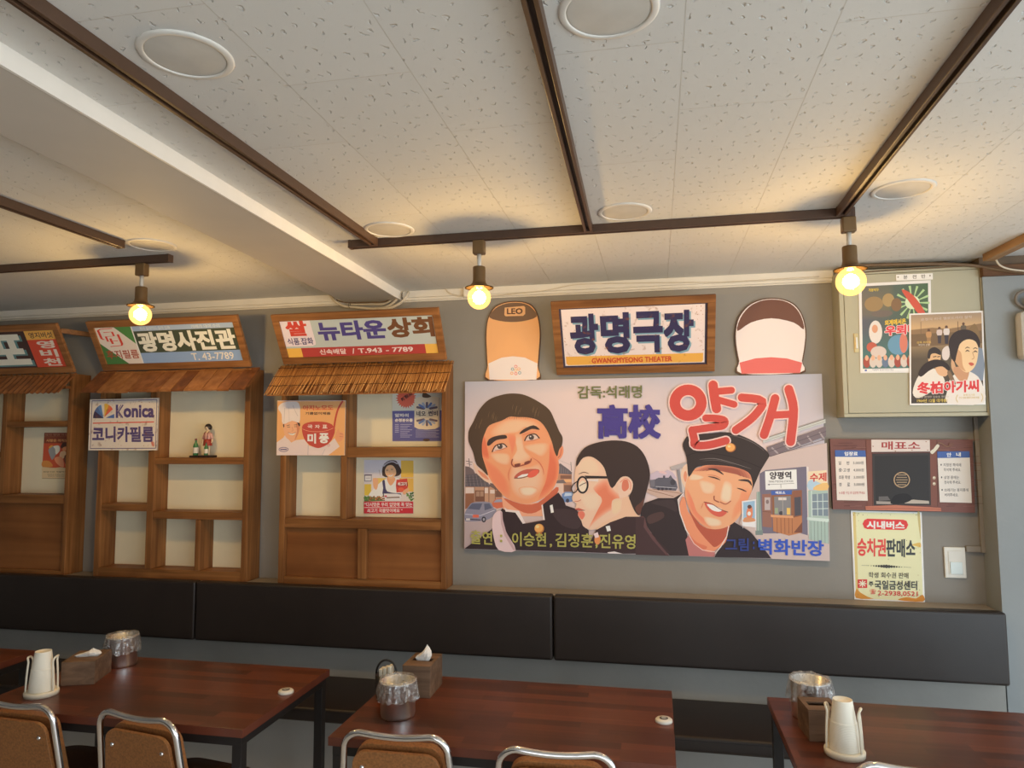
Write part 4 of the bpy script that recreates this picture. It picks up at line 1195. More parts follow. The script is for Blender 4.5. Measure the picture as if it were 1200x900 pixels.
# street and cars
B2()
a.poly([(30, 598), (330, 480), (300, 520), (236, 640), (31, 786)], (172, 150, 148))
a.poly([(235, 448), (262, 414), (312, 410), (328, 440), (328, 478), (272, 488), (236, 470)], (190, 98, 72)); a.poly([(246, 442), (268, 420), (308, 417), (316, 438)], (140, 142, 158))
a.poly([(32, 520), (62, 468), (98, 441), (216, 440), (250, 486), (268, 495), (257, 532), (192, 576), (62, 586), (32, 578)], (128, 124, 140), 3)
a.poly([(52, 490), (86, 450), (164, 449), (142, 498)], (84, 86, 106)); a.poly([(176, 452), (216, 450), (238, 484), (180, 502)], (84, 86, 106))
a.line([(34, 530), (150, 540), (255, 500)], 4, (196, 190, 198), cap=False); a.rect(90, 534, 136, 556, (206, 96, 72)); a.line([(34, 566), (150, 574)], 9, (70, 66, 76), cap=False)
a.disc(174, 570, 17, 22, (52, 48, 56)); a.disc(174, 570, 8, 11, (150, 146, 154)); a.rect(40, 562, 70, 578, (196, 186, 180))
a.poly([(762, 380), (786, 361), (840, 362), (852, 430), (820, 440), (780, 440), (764, 425)], (98, 124, 168)); a.poly([(786, 370), (836, 370), (838, 390), (778, 396)], (176, 188, 204))
a.disc(804, 428, 13, 15, (58, 58, 74))
# first boy: ears, neck, face
SK, SL, SD, SR = (226, 142, 102), (234, 172, 138), (206, 104, 74), (178, 80, 60)
F1()
a.poly([(288, 762), (340, 800), (450, 812), (580, 800), (672, 690), (676, 742), (590, 830), (582, 900), (430, 900), (300, 860)], (216, 150, 118))
a.poly([(300, 770), (420, 812), (540, 806), (672, 695), (676, 742), (560, 855), (470, 880), (380, 840)], (186, 92, 66), 3)
a.poly([(88, 522), (122, 556), (184, 602), (222, 664), (180, 658), (136, 622), (104, 586)], (228, 176, 152), 3); a.poly([(120, 575), (170, 605), (200, 645), (150, 620)], (206, 128, 98), 3)
a.poly([(716, 405), (722, 450), (702, 494), (676, 504), (672, 470), (690, 425)], (224, 136, 100), 3); a.line([(708, 425), (700, 470), (684, 488)], 6, (190, 96, 72), 3)
a.poly([(200, 262), (300, 212), (400, 196), (520, 208), (592, 268), (642, 368), (678, 470), (692, 560), (674, 660), (622, 742), (530, 797), (430, 810), (330, 777), (270, 722), (214, 652), (184, 590), (150, 480), (144, 400), (164, 320)], SK, 4)
a.soft([(630, 380), (678, 470), (690, 560), (672, 660), (610, 745), (545, 780), (585, 690), (605, 600), (620, 500)], SD, SK, 4)
a.soft([(184, 590), (150, 480), (196, 510), (262, 560), (330, 650), (352, 745), (330, 772), (270, 722), (214, 652)], (216, 122, 88), SK, 4)
a.soft([(150, 480), (144, 400), (166, 330), (190, 420), (200, 500)], SD, SK, 3)
a.soft([(290, 232), (400, 210), (520, 232), (560, 280), (480, 262), (410, 310), (330, 322), (230, 340), (210, 300)], SL, SK, 4)
a.soft([(378, 330), (426, 322), (452, 430), (494, 490), (440, 530), (372, 532), (358, 500), (392, 430)], (236, 174, 142), SK, 4)
a.soft([(330, 330), (384, 330), (384, 400), (362, 470), (350, 420)], (214, 124, 92), SK, 3)
a.soft([(350, 580), (366, 540), (470, 552), (560, 530), (588, 600), (572, 700), (500, 772), (420, 774), (362, 722), (344, 640)], (236, 172, 142), SK, 4)
a.soft([(450, 400), (600, 382), (614, 432), (570, 480), (500, 450), (460, 430)], SL, SK, 4); a.soft([(210, 460), (320, 455), (350, 490), (330, 540), (250, 520)], SL, SK, 4)
a.soft([(410, 700), (500, 690), (545, 715), (500, 755), (430, 752)], (240, 190, 164), SK, 4)
a.poly([(186, 398), (196, 362), (240, 338), (312, 328), (322, 352), (252, 364), (204, 402)], DK, 3); a.poly([(412, 322), (440, 290), (512, 260), (556, 292), (500, 286), (444, 312)], DK, 3)
a.line([(430, 330), (470, 318), (540, 300)], 6, (206, 116, 84), 3, taper=True)
for e in (((222, 446), (248, 406), (300, 392), (322, 412), (282, 428)), ((452, 366), (474, 334), (522, 324), (550, 348), (502, 364))):
    a.poly(list(e), (204, 178, 166), 3)
a.disc(276, 409, 19, 18, (70, 60, 58)); a.disc(270, 403, 5, 5, (214, 200, 194)); a.disc(497, 345, 19, 18, (70, 60, 58)); a.disc(491, 339, 5, 5, (214, 200, 194))
a.line([(222, 446), (246, 404), (298, 390), (324, 412)], 8, (62, 40, 36), 4); a.line([(450, 368), (472, 333), (522, 322), (552, 350)], 8, (62, 40, 36), 4)
a.line([(240, 436), (285, 432), (318, 418)], 3, (176, 92, 70), 3); a.line([(466, 372), (510, 368), (545, 355)], 3, (176, 92, 70), 3)
a.line([(364, 500), (358, 530), (378, 552), (420, 545), (452, 536), (486, 522), (496, 498)], 9, (150, 76, 60), 4); a.poly([(380, 535), (420, 528), (410, 550), (384, 552)], (112, 58, 50), 3); a.poly([(450, 520), (486, 508), (480, 526), (452, 538)], (112, 58, 50), 3)
a.line([(500, 486), (548, 518), (578, 566), (584, 610)], 8, (196, 106, 80), 4, taper=True); a.line([(354, 552), (336, 600), (340, 650)], 7, (202, 116, 88), 4, taper=True)
a.poly([(376, 630), (402, 596), (462, 570), (548, 570), (542, 602), (482, 612), (430, 624)], (176, 84, 70), 3); a.poly([(398, 625), (432, 606), (476, 600), (466, 616), (404, 630)], (226, 208, 204))
a.poly([(468, 614), (498, 580), (545, 574), (540, 604), (512, 624), (482, 628)], (208, 88, 70), 3); a.line([(378, 632), (430, 630), (470, 618)], 5, (92, 44, 42), 3)
# hair
a.poly([(54, 330), (60, 290), (92, 230), (132, 150), (200, 80), (300, 44), (380, 37), (452, 48), (540, 90), (622, 150), (662, 230), (692, 300), (716, 345), (712, 400), (692, 432), (678, 478), (658, 440), (640, 372), (600, 284), (550, 228), (480, 206), (400, 202), (345, 200), (292, 226), (204, 260), (172, 312), (152, 380), (152, 470), (172, 540), (192, 612), (150, 572), (110, 532), (88, 452), (58, 380)], (70, 54, 42), 4)
for k in range(14):
    x = 300 + k*16; a.line([(x, 190), (x - 4, 212 + (k*7) % 9)], 5, (70, 54, 42), taper=True)
R = random.Random(2)
for cx_, cy_, n_ in ((230, 180, 7), (400, 130, 6), (530, 145, 6), (125, 225, 4)):
    for k in range(n_):
        x = cx_ + R.uniform(-30, 30); y = cy_ + R.uniform(-20, 20); a.line([(x, y), (x - 8, y + 26), (x - 10, y + 44)], 2.2, (112, 88, 62), 3, taper=True)
# first uniform
B2()
a.poly([(32, 787), (232, 645), (312, 485), (345, 505), (415, 512), (470, 600), (632, 574), (616, 460), (736, 367), (776, 420), (792, 464), (870, 490), (905, 560), (922, 612), (964, 652), (964, 816), (32, 790)], (46, 34, 36))
a.poly([(690, 500), (860, 500), (905, 570), (880, 640), (760, 610)], (58, 44, 46), 4)
a.poly([(236, 602), (246, 540), (280, 506), (312, 512), (316, 570), (340, 660), (416, 802), (286, 799), (246, 690)], (208, 180, 180), 3); a.poly([(300, 512), (314, 514), (318, 570), (342, 660), (416, 802), (396, 801), (330, 690), (304, 600)], (184, 150, 152))
a.poly([(328, 478), (352, 494), (440, 505), (488, 598), (468, 602), (412, 518), (338, 510)], (220, 198, 192)); a.poly([(608, 462), (618, 456), (634, 574), (622, 577)], (220, 198, 192)); a.line([(486, 600), (630, 574)], 4, (120, 90, 80), cap=False)
a.poly([(671, 464), (692, 457), (701, 516), (680, 521)], (224, 212, 212)); a.disc(592, 638, 36, 36, (178, 108, 56)); a.disc(588, 634, 31, 31, (222, 154, 84)); a.disc(578, 624, 14, 12, (236, 186, 124))
a.disc(592, 684, 26, 14, (170, 104, 54))
# third boy: jacket and neck first
F3()
a.poly([(95, 312), (140, 290), (176, 300), (212, 284), (242, 300), (272, 340), (95, 352)], (182, 164, 176)); a.poly([(150, 300), (178, 292), (205, 306), (190, 312)], (206, 172, 172), 3)
a.poly([(80, 408), (310, 425), (300, 470), (160, 472), (60, 430)], (184, 154, 140)); a.line([(80, 414), (250, 460)], 4, (138, 100, 84), cap=False); a.line([(110, 410), (300, 440)], 4, (138, 100, 84), cap=False)
a.poly([(94, 352), (130, 346), (150, 336), (216, 336), (230, 318), (240, 336), (266, 360), (276, 400), (264, 422), (160, 416), (94, 400)], (84, 82, 92)); a.rect(96, 350, 126, 396, (104, 100, 108))
for k in range(4): a.disc(150 + k*26, 410, 9, 9, (54, 52, 60))
a.line([(132, 394), (268, 404)], 4, (168, 164, 170), cap=False); a.disc(244, 366, 17, 20, (62, 60, 68)); a.rect(180, 322, 194, 340, (72, 70, 80))
a.poly([(225, 265), (340, 230), (342, 258), (238, 288)], (160, 150, 148)); a.poly([(270, 284), (290, 280), (312, 436), (292, 432)], (126, 122, 126)); a.poly([(290, 280), (340, 262), (320, 430), (308, 434)], (186, 174, 168))
a.poly([(30, 562), (60, 502), (150, 470), (250, 470), (314, 434), (278, 480), (292, 570), (332, 680), (348, 762), (352, 850), (222, 848), (132, 740), (76, 660), (36, 600)], (46, 36, 37))
a.poly([(80, 590), (170, 560), (182, 600), (92, 640)], (70, 50, 48), 4); a.poly([(100, 500), (220, 480), (262, 500), (270, 560), (200, 530)], (56, 44, 45), 4)
a.poly([(520, 856), (560, 780), (600, 720), (614, 640), (650, 628), (750, 690), (812, 760), (902, 866), (520, 859)], (44, 35, 38))
a.poly([(328, 745), (350, 712), (382, 762), (440, 812), (524, 822), (516, 856), (350, 851)], (172, 104, 100))
a.poly([(330, 490), (345, 560), (420, 640), (500, 672), (614, 640), (606, 700), (590, 762), (540, 802), (500, 826), (440, 812), (384, 770), (340, 700), (300, 600), (288, 520), (312, 460)], (222, 132, 96), 3)
a.poly([(352, 540), (420, 640), (500, 674), (612, 640), (592, 730), (530, 790), (490, 770), (400, 660)], (168, 78, 58), 3); a.poly([(345, 700), (400, 760), (470, 790), (440, 812), (384, 770)], (206, 110, 80), 3)
a.line([(312, 440), (278, 480), (292, 570), (330, 676), (350, 710)], 7, (220, 200, 192), cap=False); a.line([(614, 642), (600, 720), (560, 790), (522, 836)], 6, (222, 198, 190), cap=False); a.line([(350, 712), (384, 770), (440, 812), (522, 824)], 5, (214, 180, 170), cap=False)
a.poly([(338, 246), (310, 268), (296, 320), (310, 374), (332, 404), (352, 330), (347, 280)], (230, 178, 152), 3); a.poly([(326, 290), (314, 330), (328, 366), (338, 320)], (206, 130, 100), 3)
a.poly([(344, 330), (400, 272), (500, 268), (620, 288), (720, 318), (778, 350), (772, 430), (742, 480), (702, 562), (652, 626), (580, 667), (500, 674), (430, 642), (370, 572), (334, 490), (324, 420)], (232, 152, 112), 4)
a.soft([(328, 400), (362, 450), (402, 560), (482, 642), (500, 674), (430, 642), (370, 572), (334, 490)], (214, 122, 90), (232, 152, 112), 4); a.soft([(706, 400), (768, 420), (742, 480), (692, 562), (632, 622), (640, 540), (680, 470)], (222, 134, 96), (232, 152, 112), 4)
a.soft([(420, 352), (522, 380), (505, 440), (440, 432)], (238, 180, 148), (232, 152, 112), 4); a.soft([(450, 592), (552, 612), (562, 650), (480, 652)], (238, 186, 156), (232, 152, 112), 4); a.soft([(582, 360), (634, 382), (626, 490), (590, 502), (555, 470)], (240, 188, 158), (232, 152, 112), 4); a.soft([(370, 310), (450, 330), (420, 350), (350, 350)], (238, 184, 154), (232, 152, 112), 3)
a.soft([(372, 292), (480, 248), (622, 258), (742, 288), (778, 350), (722, 328), (602, 302), (480, 278), (400, 288)], (148, 78, 62), (232, 152, 112), 4)
a.line([(476, 278), (530, 284), (578, 316)], 15, DK, 3, taper=True); a.line([(676, 352), (740, 356), (764, 388)], 16, DK, 3, taper=True)
a.line([(476, 328), (520, 336), (558, 352)], 9, (66, 42, 38), 3, taper=True); a.line([(666, 404), (700, 414), (730, 428)], 9, (66, 42, 38), 3, taper=True); a.line([(470, 318), (520, 322), (562, 342)], 4, (186, 102, 78), 3, taper=True)
a.line([(516, 458), (518, 482), (546, 496)], 8, (150, 76, 58), 3); a.line([(556, 496), (592, 510), (624, 490)], 7, (164, 84, 64), 3); a.line([(446, 500), (430, 540)], 5, (200, 110, 82), 3, taper=True)
a.poly([(452, 498), (500, 508), (560, 545), (602, 560), (566, 592), (522, 586), (478, 552)], (196, 84, 68), 3); a.poly([(468, 510), (520, 520), (570, 546), (545, 560), (500, 547)], (230, 218, 214), 3); a.line([(450, 496), (500, 508), (560, 545), (606, 562)], 5, (120, 52, 46), 3)
# cap and hair
a.poly([(310, 130), (320, 90), (346, 60), (400, 50), (500, 44), (590, 36), (682, 54), (782, 100), (862, 160), (884, 210), (872, 250), (842, 290), (836, 330), (802, 420), (756, 472), (768, 400), (766, 356), (740, 300), (640, 264), (500, 252), (424, 260), (390, 276), (350, 330), (340, 262), (334, 200)], (48, 39, 38), 3)
a.line([(420, 216), (520, 210), (640, 240), (760, 278)], 5, (104, 94, 90), 3, taper=True); a.line([(440, 226), (540, 222), (650, 252)], 3, (84, 76, 74), 3, taper=True); a.line([(610, 56), (700, 74), (790, 116), (846, 160)], 4, (98, 88, 86), 3, taper=True); a.line([(334, 196), (420, 170), (640, 200), (846, 280)], 4, (34, 27, 27), 4)
# second boy in front
F2()
a.poly([(160, 842), (200, 760), (240, 682), (330, 637), (440, 600), (540, 602), (576, 610), (586, 680), (662, 762), (760, 860), (420, 862), (160, 852)], (54, 38, 39))
a.poly([(540, 604), (576, 610), (588, 682), (650, 756), (590, 720), (556, 660)], (92, 58, 56), 3)
F3(); a.poly([(0, 592), (60, 598), (76, 660), (132, 742), (222, 850), (0, 842)], (62, 43, 44)); a.poly([(58, 598), (76, 660), (132, 742), (222, 850), (204, 850), (110, 745), (52, 660)], (88, 60, 60))
F2()
a.poly([(350, 590), (410, 460), (466, 462), (502, 540), (540, 602), (440, 602), (330, 642), (240, 692), (178, 690)], (226, 172, 142))
a.poly([(92, 242), (130, 190), (195, 176), (262, 216), (302, 290), (332, 370), (345, 402), (402, 330), (452, 320), (487, 360), (486, 412), (452, 462), (416, 470), (408, 560), (360, 602), (282, 642), (220, 692), (178, 691), (140, 667), (129, 632), (112, 606), (104, 585), (112, 566), (84, 546), (96, 512), (68, 492), (64, 462), (76, 440), (92, 400), (80, 340)], (228, 176, 150), 2)
a.soft([(210, 402), (262, 350), (312, 335), (346, 402), (412, 470), (360, 542), (300, 582), (222, 642), (178, 684), (240, 560), (272, 492), (252, 440)], (208, 114, 84), (228, 176, 150), 3)
a.soft([(120, 440), (222, 430), (262, 480), (240, 548), (180, 560), (130, 500)], (234, 186, 160), (228, 176, 150), 4); a.soft([(345, 490), (410, 480), (400, 560), (350, 590)], (234, 184, 150), (228, 176, 150), 4); a.soft([(100, 230), (140, 196), (200, 190), (250, 240), (240, 300), (120, 300)], (234, 184, 156), (228, 176, 150), 4)
a.poly([(398, 472), (384, 400), (400, 340), (446, 320), (488, 356), (490, 408), (456, 456), (410, 470)], (230, 178, 156), 3); a.poly([(412, 402), (420, 350), (452, 344), (462, 398), (432, 424)], (196, 108, 84), 3); a.line([(402, 360), (440, 332), (474, 366), (472, 410)], 6, (206, 130, 104), 3)
a.poly([(84, 546), (110, 540), (152, 557), (112, 562)], (186, 84, 72)); a.poly([(106, 570), (140, 564), (154, 590), (134, 622), (112, 600)], (208, 108, 88), 3); a.line([(86, 552), (118, 558), (152, 557)], 4, (112, 54, 50), 3); a.line([(82, 494), (104, 494), (124, 484)], 5, (190, 110, 86), 3)
a.poly([(92, 246), (100, 190), (150, 120), (232, 84), (340, 67), (442, 74), (522, 110), (577, 180), (607, 270), (607, 340), (582, 440), (562, 520), (536, 592), (502, 562), (472, 492), (464, 462), (486, 412), (488, 358), (452, 320), (402, 330), (345, 402), (312, 335), (290, 262), (250, 212), (195, 180), (140, 190), (104, 240)], (52, 40, 38), 3)
a.poly([(506, 540), (548, 500), (572, 470), (552, 545), (536, 592)], (88, 54, 46), 3)
a.poly([(110, 378), (140, 348), (166, 380), (160, 420), (130, 432), (112, 410)], (236, 196, 174), 3)
a.line([(116, 386), (140, 372), (160, 364)], 5, (72, 44, 40), 3); a.line([(108, 304), (146, 290), (182, 300)], 6, (84, 54, 48), 3, taper=True)
a.line([(137 + 36*math.cos(i*.3), 378 + 56*math.sin(i*.3)) for i in range(21)], 13, (40, 34, 36), closed=True, cap=False)
a.line([(104, 352), (76, 372), (60, 402), (72, 434), (96, 420), (106, 392)], 7, (40, 34, 36), 3); a.poly([(150, 314), (312, 318), (314, 334), (168, 334)], (40, 34, 36))
a.poly([(166, 340), (250, 338), (246, 356), (172, 350)], (226, 196, 186))
a.poly([(299, 670), (328, 664), (336, 700), (310, 706)], (224, 210, 208)); a.disc(242, 762, 22, 36, (206, 128, 76)); a.poly([(214, 722), (244, 710), (252, 745), (226, 752)], (216, 190, 190)); a.poly([(310, 852), (360, 846), (420, 862), (320, 860)], (216, 200, 196))
# station at the right
F4()
a.poly([(204, 262), (528, 190), (536, 420), (545, 862), (215, 850), (100, 700), (30, 650), (60, 560), (150, 350)], (186, 164, 156))
a.poly([(165, 168), (520, 52), (521, 76), (166, 192)], (176, 176, 170)); a.line([(165, 168), (520, 52)], 4, (116, 110, 108), cap=False); a.line([(178, 178), (520, 66)], 2, (128, 122, 118), cap=False)
a.poly([(186, 214), (522, 96), (524, 152), (204, 268)], (108, 94, 98))
for k in range(5): a.line([(214 + k*68, 216 - k*22), (250 + k*66, 250 - k*20)], 9, (152, 138, 138), cap=False)
a.line([(196, 240), (524, 124)], 4, (84, 74, 80), cap=False); a.line([(204, 268), (524, 168)], 3, (84, 72, 76), cap=False)
a.poly([(145, 364), (180, 345), (412, 324), (420, 716), (370, 702), (150, 706)], (104, 96, 110)); a.poly([(412, 324), (424, 326), (430, 700), (420, 716)], (206, 192, 184))
a.poly([(128, 470), (148, 466), (160, 712), (128, 712)], (126, 142, 132)); a.line([(134, 470), (138, 708)], 3, (176, 184, 172), cap=False); a.poly([(122, 690), (164, 686), (164, 714), (122, 714)], (110, 122, 116))
a.poly([(160, 482), (212, 479), (216, 672), (162, 666)], (136, 92, 78)); a.rect(174, 500, 206, 572, (172, 156, 152)); a.disc(190, 525, 9, 12, (120, 100, 98)); a.line([(162, 580), (214, 584)], 3, (100, 66, 56), cap=False)
a.poly([(176, 350), (355, 339), (359, 452), (180, 457)], (222, 214, 212)); a.line([(176, 350), (355, 339)], 4, (130, 124, 126), cap=False)
a.text('양평역', 202, 354, 326, 398, (56, 50, 54), .035, rise=2); a.text('YANG PYEONG STATION', 196, 404, 336, 416, (96, 90, 94), .01, rise=2)
a.line([(192, 427), (342, 420)], 2, (90, 84, 90), cap=False); a.poly([(190, 427), (202, 422), (202, 432)], (90, 84, 90)); a.line([(266, 424), (267, 446)], 2.4, (90, 84, 90), cap=False)
a.poly([(214, 484), (386, 460), (388, 700), (312, 718), (222, 692)], (132, 84, 58))
a.poly([(211, 463), (328, 459), (329, 483), (212, 487)], (62, 88, 154)); a.text('매표소', 236, 465, 292, 481, (214, 214, 222), .03)
a.poly([(228, 496), (322, 492), (325, 602), (230, 600)], (120, 116, 116)); a.rect(252, 500, 298, 516, (200, 186, 176)); a.rect(232, 560, 250, 592, (140, 150, 120)); a.rect(300, 560, 320, 598, (214, 172, 86)); a.disc(268, 590, 12, 12, (64, 60, 64)); a.line([(276, 496), (278, 600)], 3, (164, 152, 140), cap=False)
a.poly([(336, 462), (386, 458), (388, 602), (338, 612)], (128, 80, 60)); a.poly([(343, 500), (380, 496), (381, 600), (345, 606)], (70, 66, 72))
a.poly([(220, 612), (334, 616), (386, 604), (388, 700), (312, 718), (224, 692)], (172, 110, 72))
for x in (244, 266, 288, 310, 330): a.line([(x, 616), (x + 2, 706)], 2.6, (116, 70, 48), cap=False)
a.poly([(208, 598), (336, 604), (338, 618), (210, 612)], (200, 140, 98)); a.poly([(340, 700), (388, 640), (388, 700)], (110, 66, 50))
a.poly([(44, 521), (126, 510), (126, 672), (46, 662)], (212, 206, 208)); a.poly([(52, 528), (118, 519), (119, 636), (53, 640)], (138, 168, 190)); a.poly([(74, 612), (112, 618), (118, 636), (54, 640), (56, 620)], (196, 132, 92), 3)
a.poly([(78, 560), (98, 548), (106, 575), (102, 612), (76, 616), (70, 590)], (204, 118, 84), 3); a.disc(88, 553, 12, 11, (84, 58, 52)); a.disc(86, 592, 10, 12, (224, 206, 200)); a.line([(50, 640), (50, 676)], 3, (200, 194, 196), cap=False); a.line([(122, 640), (122, 686)], 3, (200, 194, 196), cap=False)
a.poly([(420, 353), (526, 345), (532, 458), (424, 456)], (220, 192, 158)); a.poly([(422, 410), (450, 400), (500, 424), (531, 420), (532, 458), (424, 456)], (162, 182, 194), 2); a.poly([(470, 430), (531, 416), (532, 458), (450, 457)], (222, 170, 104), 2); a.text('수제', 431, 362, 526, 412, (186, 62, 56), .03, rise=4)
a.poly([(422, 461), (534, 461), (540, 764), (425, 738)], (154, 170, 158)); a.poly([(444, 482), (534, 476), (537, 606), (446, 602)], (112, 124, 132))
for x in (474, 504): a.line([(x, 480), (x + 2, 604)], 4, (186, 196, 186), cap=False)
for y in (524, 566): a.line([(445, y), (536, y - 3)], 4, (186, 196, 186), cap=False)
a.line([(440, 462), (444, 612)], 5, (190, 200, 190), cap=False); a.poly([(416, 612), (540, 622), (540, 642), (416, 628)], (190, 200, 188))
for k in range(6): a.line([(436 + k*20, 636), (438 + k*20, 744 + k*4)], 2.4, (104, 118, 108), cap=False)
# lettering
F5()
a.text('감독:석래명', 68, 70, 370, 130, (96, 100, 62), .022, rise=3)
a.text('高校', 160, 156, 458, 318, (62, 52, 122), .045)
RED, RIM = (184, 66, 58), (216, 180, 172)
ST = [([(585 + 62*math.cos(i*math.pi/14), 148 + 60*math.sin(i*math.pi/14)) for i in range(28)], 50, True), ([(702, 66), (708, 120), (718, 176)], 44, False), ([(716, 96), (788, 90)], 32, False), ([(722, 134), (800, 156)], 32, False),
      ([(668, 220), (720, 222), (756, 232), (748, 256), (690, 264), (604, 276)], 34, False), ([(604, 276), (614, 320), (618, 346), (680, 346), (762, 326)], 36, False),
      ([(836, 124), (934, 142), (890, 214), (808, 276)], 38, False), ([(992, 128), (970, 210), (940, 298)], 40, False), ([(986, 206), (1062, 202)], 34, False), ([(1056, 86), (1078, 180), (1064, 330)], 42, False)]
for pts, w, cl in ST: a.line(pts, w + 13, RIM, 0 if cl else 4, cl, cap=not cl)
for pts, w, cl in ST: a.line(pts, w, RED, 0 if cl else 4, cl, cap=not cl)
F3(); a.disc(624, 138, 34, 30, (160, 92, 48)); a.disc(622, 136, 29, 26, (224, 150, 84)); a.disc(614, 130, 10, 8, (238, 190, 130))
R4()
OL = (160, 152, 78)
a.text('출연', 82, 716, 178, 776, OL, .018, rise=-6); a.text(':', 212, 736, 222, 770, OL, .03)
a.text('이승현', 264, 724, 414, 786, OL, .018, rise=-4); a.text(',', 430, 776, 440, 792, OL, .02); a.text('김정훈', 454, 728, 620, 790, OL, .018, rise=-4); a.text(',', 630, 778, 640, 796, OL, .02); a.text('진유영', 648, 732, 806, 796, OL, .018, rise=-4)
R5()
a.text('그림', 412, 752, 514, 808, (44, 56, 116), .025); a.text(':', 532, 766, 540, 800, (44, 56, 116), .03)
a.text('벽화반장', 556, 752, 844, 822, (48, 76, 168), .028, rise=-10)
a.build('painted_picture', INK, t)

# ---- ticket window board
TC4 = [(972.5, 514.3), (1139.8, 515.2), (1142.6, 601), (976, 596.6)]
t, pj, _ = sheet('ticket_window_board', 'printed board of an old ticket window with fares and notices, beneath the electrical box', 'signboard', TC4, -.026, .024, plain('dark_board_edge', rgb(70, 52, 42), 0.6))
a = Art(pj, WALLN, (1.35, 1.4, 1.45)).frame(965, 505, 6.6667)
a.poly([(50, 62), (1165, 68), (1184, 640), (74, 611)], (108, 68, 62))
R = random.Random(5)
for k in range(150):
    y = R.uniform(66, 600); x = R.choice((R.uniform(56, 330), R.uniform(850, 1150))); a.line([(x, y), (x + R.uniform(40, 120), y + R.uniform(-3, 3))], R.uniform(1.5, 4), R.choice(((90, 54, 48), (128, 84, 76), (116, 74, 66), (76, 46, 42), (140, 98, 88))), cap=False)
for x0_, x1_ in ((332, 384), (826, 890)): a.poly([(x0_, 68), (x1_, 68), (x1_ + 6, 596), (x0_ + 10, 590)], (112, 68, 58)); a.line([(x1_ - 6, 70), (x1_, 590)], 4, (62, 36, 34), cap=False)
a.poly([(372, 68), (828, 70), (830, 160), (374, 164)], (204, 188, 180)); a.line([(374, 168), (830, 164)], 6, (74, 46, 42), cap=False); a.text('매표소', 452, 82, 754, 146, (150, 52, 52), .022)
for x, y in ((386, 120), (800, 84), (560, 158), (690, 150), (812, 150)): a.disc(x, y, 6, 4, (150, 108, 92), 8)
a.poly([(380, 178), (830, 172), (838, 580), (390, 580)], (50, 46, 46)); a.poly([(398, 196), (816, 190), (824, 560), (404, 560)], (40, 38, 39))
a.line([(610 + 60*math.cos(i*.314), 382 + 58*math.sin(i*.314)) for i in range(20)], 8, (168, 138, 104), closed=True, cap=False)
for k in range(5): a.line([(564 - 0 + abs(k-2)*6, 344 + k*19), (656 - abs(k-2)*6, 344 + k*19)], 7, (150, 126, 98), cap=False)
a.poly([(410, 548), (545, 552), (548, 572), (412, 570)], (150, 140, 132)); a.poly([(430, 512), (500, 510), (520, 540), (430, 546)], (88, 84, 84)); a.poly([(630, 546), (700, 536), (820, 546), (824, 568), (634, 566)], (168, 156, 144)); a.poly([(520, 560), (560, 500), (650, 490), (690, 530), (640, 560), (560, 572)], (26, 24, 26), 3)
a.poly([(326, 588), (560, 578), (915, 600), (918, 626), (330, 616)], (176, 104, 82)); a.line([(330, 600), (916, 612)], 4, (132, 74, 60), cap=False)
a.poly([(88, 150), (326, 152), (344, 545), (104, 540)], (214, 202, 192)); a.poly([(88, 150), (326, 152), (330, 203), (90, 202)], (62, 88, 150)); a.text('입장료', 162, 162, 266, 194, (220, 220, 226), .03)
for k, (l, q, pr) in enumerate((('일', '반', '5,000원'), ('중·고', '생', '4,000원'), ('초등', '학생', '3,000원'), ('경', '로', '3,000원'))):
    y = 236 + k*56
    a.text(l, 116 + k, y, 136 + (len(l)-1)*20 + k, y + 28, (74, 68, 70), .015); a.text(q, 180 + k - (16 if len(q) > 1 else 0), y, 202 + k, y + 28, (74, 68, 70), .015); a.text(pr, 230 + k*2, y, 312 + k*2, y + 27, (84, 78, 80), .01)
a.text('※ 표를 구입 후 입장해 주세요', 120, 472, 322, 494, (176, 92, 90), .01)
a.poly([(886, 160), (1138, 158), (1156, 562), (906, 556)], (210, 202, 194)); a.poly([(886, 160), (1138, 158), (1140, 208), (888, 212)], (62, 88, 150)); a.text('안', 960, 170, 996, 202, (220, 220, 226), .03); a.text('내', 1034, 168, 1070, 200, (220, 220, 226), .03)
for k, (l1, l2) in enumerate((('지정된 좌석에', '착석해 주세요.'), ('상영 중에는', '정숙해 주세요.'), ('쓰레기는 휴지통에', '버려주세요.'))):
    y = 252 + k*98; a.disc(916 + k*4, y + 12, 5, 8, (70, 66, 70), 10)
    a.text(l1, 934 + k*4, y, 1072 + k*4 + (48 if k == 2 else -20 if k == 1 else 0), y + 26, (84, 78, 80), .01); a.text(l2, 936 + k*4, y + 38, 1070 - (20 if k == 2 else 0), y + 64, (84, 78, 80), .01)
a.line([(1006, 112), (960, 122), (930, 104), (898, 92), (888, 108)], 7, (126, 92, 70), 3); a.disc(996, 108, 20, 18, (110, 72, 60)); a.poly([(884, 104), (904, 118), (872, 160), (846, 182), (830, 160), (856, 140)], (206, 196, 178), 2)
for y in (366, 412): a.disc(862, y, 13, 13, (176, 156, 134)); a.disc(860, y - 3, 5, 5, (224, 212, 196))
a.build('printed_picture', INK, t)

